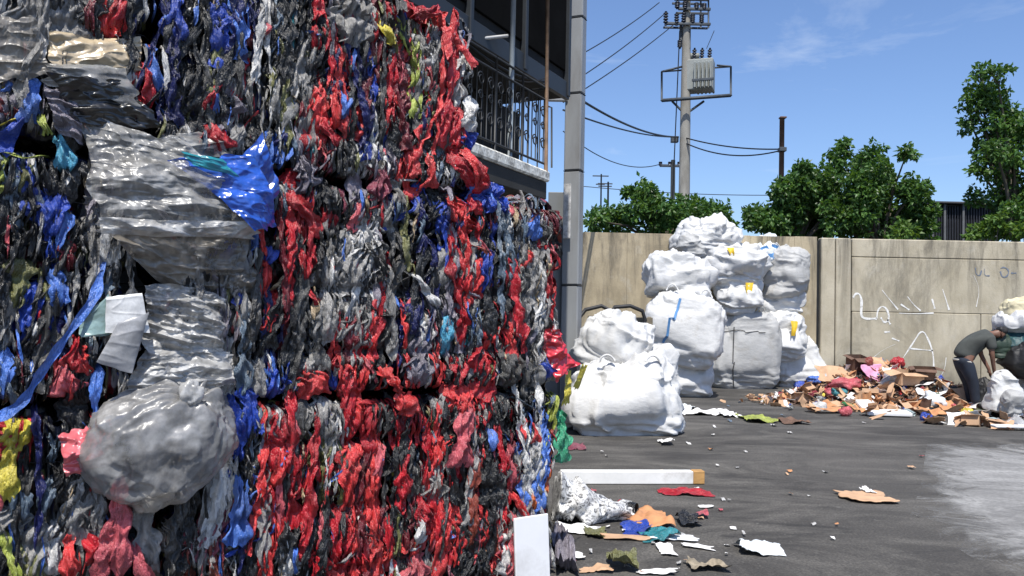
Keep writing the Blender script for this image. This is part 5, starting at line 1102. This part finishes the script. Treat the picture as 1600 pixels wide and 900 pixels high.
rng = np.random.default_rng(404); BOT = clear_sheet('bottle_plastic', (.45, .55, .55), .35, .7, .12); BOTG = clear_sheet('green_bottle_plastic', (.05, .30, .10), .5, .8, .12)
for (px, py), mt_, cap_, lb in zip(((1236, 640), (1286, 628), (1334, 640), (1428, 652), (1466, 622), (1532, 662)), (BOT, BOT, BOTG, BOT, BOTG, BOT), ('b', 'w', 'r', 'b', 'w', 'w'), ('clear bottle at the left tip of the mound', 'clear bottle lying left of the teal wad', 'green bottle before the foam block', 'clear bottle right of the long foam tray', 'green bottle behind the pale bluish wad', 'clear bottle at the foot of the white sack')):
    q = place(px, py) + Vector((0, -.02, .05)); ax = Vector((math.cos(px), math.sin(px) * .5, .15)).normalized(); L0 = .26
    o = build(MB().tube([q + ax * L0 * t for t in (0, .02, .55, .72, .86, .93)], [.030, .036, .036, .030, .013, .012], 12), 'plastic_bottle', mt_, loc=q); tag(o, lb, 'bottle')
    build(MB().tube([q + ax * L0 * .92, q + ax * L0], .015, 10), 'cap', film(cap_), o)

# ---- people
def skin_mesh(name, J, E, mat, parent, root, sub=2, grow=1.0):
    ks = list(J); me = bpy.data.meshes.new(name); me.from_pydata([J[k][0] for k in ks], [(ks.index(a), ks.index(b)) for a, b in E], [])
    o = bpy.data.objects.new(name, me); COL.objects.link(o); sk = o.modifiers.new('s', 'SKIN'); sk.use_smooth_shade = True
    d = me.skin_vertices[0].data
    for i, k in enumerate(ks):
        r = J[k][1]; r = r if hasattr(r, '__len__') else (r, r); d[i].radius = (r[0] * grow, r[1] * grow); d[i].use_root = (k == root)
    o.modifiers.new('u', 'SUBSURF').levels = sub
    bpy.context.view_layer.update(); dg = bpy.context.evaluated_depsgraph_get(); m2 = bpy.data.meshes.new_from_object(o.evaluated_get(dg)); o.modifiers.clear(); o.data = m2; bpy.data.meshes.remove(me)
    m2.materials.clear(); m2.materials.append(mat); o.parent = parent
    return o
SKIN = plain('skin', (.17, .085, .055), .55, 0, .12, 12, .05); SHIRT = plain('charcoal_tshirt', (.055, .060, .055), .9, 0, .25, 6, .3, bscale=14); JEANS = plain('dark_jeans', (.010, .016, .030), .85, 0, .3, 8, .3, bscale=16)
HAIR = plain('dark_hair', (.010, .009, .008), .6, 0, .3, 30, .4); SHOE = plain('dirty_trainers', (.10, .11, .06), .8, 0, .3, 12, .2); EYE = plain('eye', (.02, .015, .012), .2, 0, 0, 1, 0)
BELT = plain('pale_belt', (.42, .40, .36), .7, 0, .2, 10, .1); STRAW = plain('straw_hat', (.60, .50, .26), .85, 0, .25, 20, .4); SCARF = plain('white_scarf', (.76, .74, .76), .85, 0, .08, 8, .2); JACK = plain('dark_teal_jacket', (.012, .045, .055), .8, 0, .3, 8, .2)
def hand(J, E, side, wrist, d, curl, key):
    """palm, four bent fingers and a thumb at the side"""
    wrist = Vector(wrist); d = Vector(d).normalized(); ac = d.cross(Vector((1, 0, 0))).normalized(); nrm = ac.cross(d).normalized()
    J[key + 'palm'] = (wrist + d * .07, (.030, .022)); E.append((key + 'wrist', key + 'palm'))
    for i, (off, ln) in enumerate(((-.030, .070), (-.010, .080), (.010, .075), (.030, .060))):
        p = key + f'f{i}'; a = wrist + d * .095 + ac * off; dd = d
        J[p + 'a'] = (a, .010); E.append((key + 'palm', p + 'a')); b = a + dd * ln * .5; dd = (d + nrm * curl).normalized(); J[p + 'b'] = (b, .009); J[p + 'c'] = (b + dd * ln * .5, .008); E.extend([(p + 'a', p + 'b'), (p + 'b', p + 'c')])
    a = wrist + d * .035 + ac * -.035 * side; J[key + 'ta'] = (a, .012); J[key + 'tb'] = (a + (d * .6 - ac * side * .8).normalized() * .045, .010); E.extend([(key + 'palm', key + 'ta'), (key + 'ta', key + 'tb')])
def person(base, mats, J, label, clothes, head, face_d, hair=True):
    """J in metres from base (x right, y away, z up)"""
    t = thing('person', base, label, 'person')
    return t
# bending man: faces right, hands down into the sack
pm = place(1522, 640); pm.z = float(HZ(pm.x, pm.y)) * .6
man = thing('person', pm, 'man in charcoal T-shirt and dark jeans bending over the mound, reaching into a sack', 'person')
J = {'pel': ((-.20, 0, .93), (.125, .15)), 'spine': ((-.10, 0, 1.12), (.115, .15)), 'chest': ((.12, 0, 1.30), (.12, .165)), 'neck0': ((.25, 0, 1.345), (.075, .08)), 'neck': ((.335, 0, 1.36), .052), 'head0': ((.395, 0, 1.375), (.075, .07)), 'head1': ((.46, 0, 1.385), (.098, .08)), 'crown': ((.525, 0, 1.405), (.078, .07)),
     'chin': ((.415, 0, 1.295), (.035, .032)), 'nose': ((.485, 0, 1.280), .014)}
E = [('pel', 'spine'), ('spine', 'chest'), ('chest', 'neck0'), ('neck0', 'neck'), ('neck', 'head0'), ('head0', 'head1'), ('head1', 'crown'), ('head0', 'chin'), ('head1', 'nose')]
JS = {'hem': ((-.205, 0, .90), (.142, .165)), 'low': ((-.17, 0, 1.0), (.145, .175)), 'spine': ((-.10, 0, 1.12), (.138, .172)), 'chest': ((.12, 0, 1.30), (.142, .185)), 'neck0': ((.235, 0, 1.338), (.098, .11))}; ES = [('hem', 'low'), ('low', 'spine'), ('spine', 'chest'), ('chest', 'neck0')]
JJ = {'waist': ((-.195, 0, .965), (.142, .168)), 'seat': ((-.20, 0, .88), (.145, .165))}; EJ = [('waist', 'seat')]
for sd, k in ((-1, 'l'), (1, 'r')):
    y = sd * .19; fx = .04 if sd < 0 else .10
    J[k + 'sh'] = ((.17, y, 1.27), .062); J[k + 'el'] = ((.215 + .02 * sd, y * 1.1, .98), .043); J[k + 'wrist'] = ((.30 + .03 * sd, y * .7, .74), .030)
    E += [('chest', k + 'sh'), (k + 'sh', k + 'el'), (k + 'el', k + 'wrist')]; hand(J, E, sd, J[k + 'wrist'][0], (.22, -.1 * sd, -1), .7, k)
    J[k + 'hip'] = ((-.19, sd * .09, .86), .10); J[k + 'kn'] = ((-.09 + fx * .4, sd * .11, .50), .062); J[k + 'an'] = ((-.06 + fx, sd * .12, .10), .042); J[k + 'toe'] = ((.12 + fx, sd * .13, .035), (.03, .045)); E += [('pel', k + 'hip'), (k + 'hip', k + 'kn'), (k + 'kn', k + 'an'), (k + 'an', k + 'toe')]
    JS[k + 'sh'] = ((.165, y, 1.265), .088); JS[k + 'sl'] = ((.20, y * 1.09, 1.08), .074); ES += [('chest', k + 'sh'), (k + 'sh', k + 'sl')]
    JJ[k + 'hip'] = ((-.19, sd * .09, .82), .118); JJ[k + 'kn'] = ((-.09 + fx * .4, sd * .11, .50), .085); JJ[k + 'cu'] = ((-.065 + fx * .95, sd * .12, .13), .070); EJ += [('seat', k + 'hip'), (k + 'hip', k + 'kn'), (k + 'kn', k + 'cu')]
    J[k + 'ear'] = ((.455, sd * .085, 1.36), .016); E.append(('head1', k + 'ear'))
skin_mesh('body', J, E, SKIN, man, 'pel'); skin_mesh('shirt', JS, ES, SHIRT, man, 'chest', grow=1.14); skin_mesh('jeans', JJ, EJ, JEANS, man, 'seat', grow=1.12)
rg3 = np.random.default_rng(8); c = pm + Vector((.475, 0, 1.415)); G = wad_grid(c, (0, 0, 1), .098, rg3, .85, .9, 24, 16, .10); build(MB().grid(G, close=True), 'hair', HAIR, man)
for sd in (-1, 1):
    build(MB().sphere(pm + Vector((.462, sd * .034, 1.298)), .012, 8, 6), 'eye', EYE, man)
    fx = .04 if sd < 0 else .10
    build(MB().sphere(pm + Vector((.045 + fx, sd * .127, .045)), (.15, .055, .052), 14, 10), 'shoe', SHOE, man)
build(MB().tube([pm + Vector((.440, -.022, 1.268)), pm + Vector((.440, .022, 1.268))], .006, 5), 'mouth', plain('lips', (.12, .045, .04), .5, 0, .1, 5, 0), man)
wb_ = [pm + Vector((-.198 + .140 * math.cos(a), .172 * math.sin(a), .87 - .03 * math.cos(a))) for a in np.linspace(0, 2 * math.pi, 25)]
build(MB().tube(wb_, .018, 6), 'belt', BELT, man)
# sacks beside them
kw = dict(group=None)
o, s_ = sack(1549, 584, 1586, 640, pm.y - .35, 'white sack the bending man is reaching into', 121, WHITE, .62, tilt=-8, amp=.8, group='sacks piled beside the bending man')
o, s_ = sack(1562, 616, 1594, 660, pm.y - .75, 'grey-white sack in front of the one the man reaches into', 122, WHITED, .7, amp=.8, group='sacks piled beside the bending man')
BLKB = woven('black_bag', (.016, .016, .017), .2)
o, s_ = sack(1576, 530, 1640, 592, pm.y - .05, 'bulging black bag in the middle of the pile behind the white sack', 123, BLKB, .75, amp=.7, group='sacks piled beside the bending man')
o, s_ = sack(1524, 586, 1550, 650, pm.y - .1, 'narrow dark striped sack against the bending man legs', 124, BLKB, .7, amp=.6, group='sacks piled beside the bending man')
o, s_ = sack(1572, 468, 1625, 500, pm.y + .35, 'cream coloured sack topping the pile behind the bending man', 126, woven('cream_sack', (.60, .54, .36), .4), .7, amp=.8, group='sacks piled beside the bending man')
o, s_ = sack(1568, 490, 1630, 520, pm.y + .25, 'white sack just under the cream sack on the pile', 127, WHITE, .65, amp=.8, group='sacks piled beside the bending man')
o, s_ = sack(1562, 514, 1640, 552, pm.y + .3, 'dark teal bundle under the white sack on the pile', 128, woven('teal_bundle', (.02, .075, .085), .3), .65, amp=.9, group='sacks piled beside the bending man')
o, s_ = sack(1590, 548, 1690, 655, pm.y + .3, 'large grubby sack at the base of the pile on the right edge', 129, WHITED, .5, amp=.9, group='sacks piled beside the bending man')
o, s_ = sack(1553, 514, 1576, 560, pm.y + .1, 'dark green bag hanging under the bending man head', 125, woven('green_bag', (.03, .05, .035), .2), .75, amp=.5, group='sacks piled beside the bending man')
heap_piece(1596, 634, 20, 40, CARDO, 'cardboard_sheet', 'upright orange cardboard at the right edge beside the grey sack', 'cardboard', rz=.2, tx=1.3)

# ---- litter on the yard
def flat(px, py, wpx, hpx, mat, name, label, cat, seed=0, lift=.02, rz=0, thick=.0, lam=.06, nu=26, nv=22, group=None):
    rg2 = np.random.default_rng(seed + int(px) * 3 + int(py)); c = gp(px, py); k = c.y / FPX; w = wpx * k; l = abs(gp(px, py - hpx / 2).y - gp(px, py + hpx / 2).y)
    v, u = np.meshgrid(np.linspace(-.5, .5, nv), np.linspace(-.5, .5, nu), indexing='ij')
    ang = np.arctan2(v, u); e = 1 + .28 * noise(np.stack([np.cos(ang) * 1.7, np.sin(ang) * 1.7, 0 * u + seed + px], -1), 4) + .1 * noise(np.stack([np.cos(ang) * 6, np.sin(ang) * 6, 0 * u + px], -1), 5)
    X = u * w * e; Y_ = v * l * e; P = np.stack([X, Y_, 0 * X], -1) + rg2.random(3) * 9
    Z = .008 + thick + lift * np.clip(.5 + .6 * crumple(P, lam * 2, rg2, 4) + .35 * crumple(P, lam * .7, rg2, 4), 0, 2)
    cs, sn = math.cos(rz), math.sin(rz); G = np.stack([X * cs - Y_ * sn + c.x, X * sn + Y_ * cs + c.y, Z], -1); mb = MB()
    if thick: solid(mb, G, thick)
    else: mb.grid(G)
    return tag(build(mb, name, mat, loc=c), label, cat, group)
# white plank with an orange-brown end
a, b = gp(876, 757), gp(1100, 757); pk = thing('plank', (a + b) / 2, 'long white-faced plank with a bare brown end lying beside the bales', 'plank')
d = (b - a).normalized(); prot = Matrix.Rotation(math.atan2(d.y, d.x), 3, 'Z'); Lp_ = (b - a).length; kk = a.y / FPX; ph_ = 20 * kk
build(MB().bbox(a + d * (Lp_ * .46) + Vector((0, .04, ph_ / 2 + .004)), (Lp_ * .92, .10, ph_), prot, 0, .006), 'board', plain('white_board', (.78, .78, .76), .5, 0, .08, 6, .1, (1, 1, 1), ((.32, .29, .25), .7)), pk, smooth=False)
build(MB().bbox(a + d * (Lp_ * .96) + Vector((0, .04, ph_ / 2 + .006)), (Lp_ * .08, .102, ph_ + .003), prot, 0, .006), 'end', plain('bare_wood', (.46, .26, .09), .7, 0, .25, 10, .2, (1, 1, 4)), pk, smooth=False)
# white board leaning at the foot of the end bale
wa = face(805, 905, .17); wb2 = face(857, 905, .17); wt = face(857, 808, .17); h_ = (wt - wb2).length; cc = (wa + wb2) / 2 + Vector((0, 0, h_ / 2)); brot = Matrix.Rotation(math.atan2(FA.y, FA.x), 3, 'Z') @ Matrix.Rotation(R(-5), 3, 'X')
bz = min(wa.z, 0.0); cc.z = h_ / 2 + .01; cc = face(831, 856, .17)
o = build(MB().bbox(cc, ((wb2 - wa).length, .018, h_), brot, 0, .004), 'white_board', plain('white_panel', (.78, .78, .78), .45, 0, .05, 4, .05, (1, 1, 1), ((.35, .33, .30), .6)), loc=cc, smooth=False); tag(o, 'smooth white board leaning on the foot of the end bale', 'board')
# crumpled printed film: white with grey marks
def printed():
    m, nt, p = nodes('grey_printed_film'); v = tex(nt, 'noise', 19, (1, 1, 1), 5, .65, 2.0); e = rng_(nt, v.outputs['Fac'], .46, .60, 0, 1)
    c = mix(nt, e, (.66, .66, .65), (.07, .07, .075)); nt.links.new(c, p.inputs['Base Color']); p.inputs['Roughness'].default_value = .35
    bump(nt, p, tex(nt, 'noise', 30, (1, 1, 1), 5).outputs['Fac'], .4, .01); return m
PF = printed(); rg4 = np.random.default_rng(77)
c0 = gp(930, 815); A_, B_ = gp(862, 812), gp(988, 812); ax_ = np.array((B_ - A_).normalized()); nrm_ = np.cross([0, 0, 1.0], ax_); nv, nu = 90, 72
v, u = np.meshgrid(np.linspace(0, 1, nv), np.linspace(0, 2 * math.pi, nu, endpoint=False), indexing='ij')
rad_ = (.185 - .125 * v ** .8) * np.clip(v / .06, .15, 1); base_ = np.array(A_) + ax_ * (v * (B_ - A_).length)[..., None]
P = base_ + nrm_ * (np.cos(u) * rad_ * 1.5)[..., None] + np.array([0, 0, 1.0]) * (np.sin(u) * rad_ + rad_ * .95)[..., None]
dd_ = rad_ * (.50 * crumple(P + 5, .20, rg4, 4) + .30 * crumple(P, .09, rg4, 4) + .35 * ridge(P * 9, 41, 5) + .4 * fbm(P * 5, 3, 2)); P = P + (nrm_ * np.cos(u)[..., None] + np.array([0, 0, 1.0]) * np.sin(u)[..., None]) * dd_[..., None]; P[..., 2] = np.maximum(P[..., 2], .006 + .002 * v)
o = build(MB().grid(P, close=True), 'film_sheet', PF, loc=c0); tag(o, 'heap of crumpled white film with grey print on the ground by the plank', 'plastic sheet')
q = at(987, 795, gp(985, 812).y - .02); o = build(MB().tube([q + Vector((-.05, .1, 0)), q, q + Vector((.035, -.02, 0))], [.05, .055, .05], 12, cap=False), 'tube_end', film('k'), loc=q); tag(o, 'dark open tube end at the tip of the printed film', 'tube')
o = build(MB().tube([q + Vector((-.075, .12, -.01)), q + Vector((-.055, .10, -.01))], .058, 12), 'tube_band', film('r'), loc=q); tag(o, 'narrow red band beside the dark tube end', 'band')
flat(1068, 771, 78, 10, film('r'), 'film_scrap', 'long flat red film scrap under the brown end of the plank', 'scrap', 1, .03)
flat(1012, 814, 62, 24, CARDO, 'cardboard_sheet', 'bent brown cardboard beside the printed film', 'cardboard', 2, .05, thick=.006)
flat(995, 831, 40, 14, film('b'), 'film_scrap', 'blue film scrap on the thin stick', 'scrap', 3, .07)
flat(1032, 842, 56, 14, film('te'), 'film_scrap', 'teal film scrap on the white strip', 'scrap', 4, .05)
flat(1052, 843, 66, 7, FOAM, 'plastic_strip', 'white plastic strip lying behind the teal scrap', 'strip', 5, .01, -.1, .008)
flat(985, 843, 80, 6, CARD, 'wood_strip', 'thin tan strip lying left of the teal scrap', 'strip', 6, .01, -.1, .008)
flat(1090, 856, 46, 6, PAPER, 'paper_strip', 'white paper strip at the right end of the strip litter', 'paper', 7, .01, -.35)
flat(1040, 862, 24, 14, PAPER, 'paper_scrap', 'small white paper flap below the teal scrap', 'paper', 8, .03)
flat(908, 829, 66, 12, FOAM, 'foam_sheet', 'flat white sheet under the printed film', 'foam', 9, .02)
flat(930, 836, 34, 12, film('ol'), 'film_scrap', 'dark olive scrap at the left end of the strips', 'scrap', 10, .05)
flat(1183, 860, 58, 16, PRINT, 'film_scrap', 'pale bluish film scrap alone on the asphalt', 'scrap', 11, .05)
o = flat(1350, 779, 74, 15, plain('tan_card', (.52, .33, .20), .85, 0, .15, 6, .1), 'cardboard_sheet', 'torn tan cardboard alone in the middle of the yard', 'cardboard', 12, .02, thick=.006)
flat(1354, 770, 14, 7, PAPER, 'paper_scrap', 'small pale curl on the torn tan cardboard', 'paper', 13, .05)
flat(1180, 656, 42, 9, film('yg'), 'film_scrap', 'lime yellow scrap on the dark ground before the bags', 'scrap', 14, .06)
flat(1100, 646, 76, 7, PAPER, 'foam_strip', 'long broken white strip on the ground before the bags', 'foam', 15, .05)
flat(1072, 640, 30, 7, PRINT, 'film_scrap', 'pale scrap left of the broken white strip', 'scrap', 16, .06)
flat(1140, 650, 30, 6, FOAM, 'foam_strip', 'short white strip right of the broken one', 'foam', 17, .04)
flat(1237, 660, 40, 7, CARDD, 'cardboard_sheet', 'dark brown scrap left of the rubbish mound', 'cardboard', 18, .05)
flat(880, 866, 30, 60, film('pg'), 'film_bag', 'limp grey see-through bag beside the white board', 'plastic bag', 19, .12)
flat(895, 872, 40, 8, PAPER, 'paper_scrap', 'white scrap under the limp grey bag', 'paper', 20, .02)
flat(975, 888, 40, 22, film('ol'), 'weed_scrap', 'dull green scrap at the bottom of the picture', 'scrap', 21, .10)
flat(930, 892, 44, 8, CARD, 'paper_scrap', 'tan scraps left of the dull green scrap', 'paper', 22, .03)
flat(1106, 888, 54, 14, plain('mixed_litter', (.26, .22, .16), .9, 0, .5, 20, .2), 'cardboard_sheet', 'mottled brown scrap near the bottom of the yard', 'cardboard', 23, .05)
flat(1030, 897, 56, 6, PAPER, 'paper_sheet', 'white paper half cut by the lower picture edge', 'paper', 24, .02)
flat(1075, 818, 36, 14, film('k'), 'film_scrap', 'black crumpled scrap right of the bent cardboard', 'scrap', 25, .07)
flat(1096, 808, 18, 7, film('p'), 'film_scrap', 'small pink scrap beyond the black crumpled scrap', 'scrap', 26, .04)
flat(1103, 793, 22, 4, PAPER, 'paper_scrap', 'thin white sliver right of the printed film', 'paper', 27, .01)
flat(1042, 694, 20, 5, PAPER, 'paper_scrap', 'white crumb at the right foot of the big front bag', 'paper', 28, .05)
flat(900, 700, 26, 8, film('pd'), 'film_scrap', 'plum scrap beside the green film tail', 'scrap', 29, .05)
SM = [film('w'), PAPER, film('p'), CARD, film('bg'), CARDO]; SN = ['white', 'pale', 'pink', 'tan', 'slate blue', 'orange-brown']
rng = np.random.default_rng(303)
for i in range(70):
    py = 630 + 268 * rng.random() ** 1.4; px = rng.uniform(890, 1598) if rng.random() < .55 else rng.uniform(890, 1180); j = int(rng.choice(6, p=[.3, .26, .1, .16, .08, .1])); dd = (py - 490) / 400
    zn = 'near the bales' if px < 1000 else ('around the strip litter' if px < 1180 else 'on the open asphalt'); fz = 'far back' if py < 690 else ('midway back' if py < 780 else 'in the foreground')
    flat(px, py, rng.uniform(3, 9) * (.35 + .75 * dd), rng.uniform(1.5, 3.5) * (.35 + .75 * dd), SM[j], 'litter_scrap', f'tiny {SN[j]} crumb of litter {fz} {zn}', 'litter', i, .02, 0, 0, .03, 9, 8, f'tiny {SN[j]} crumbs {fz} {zn}')
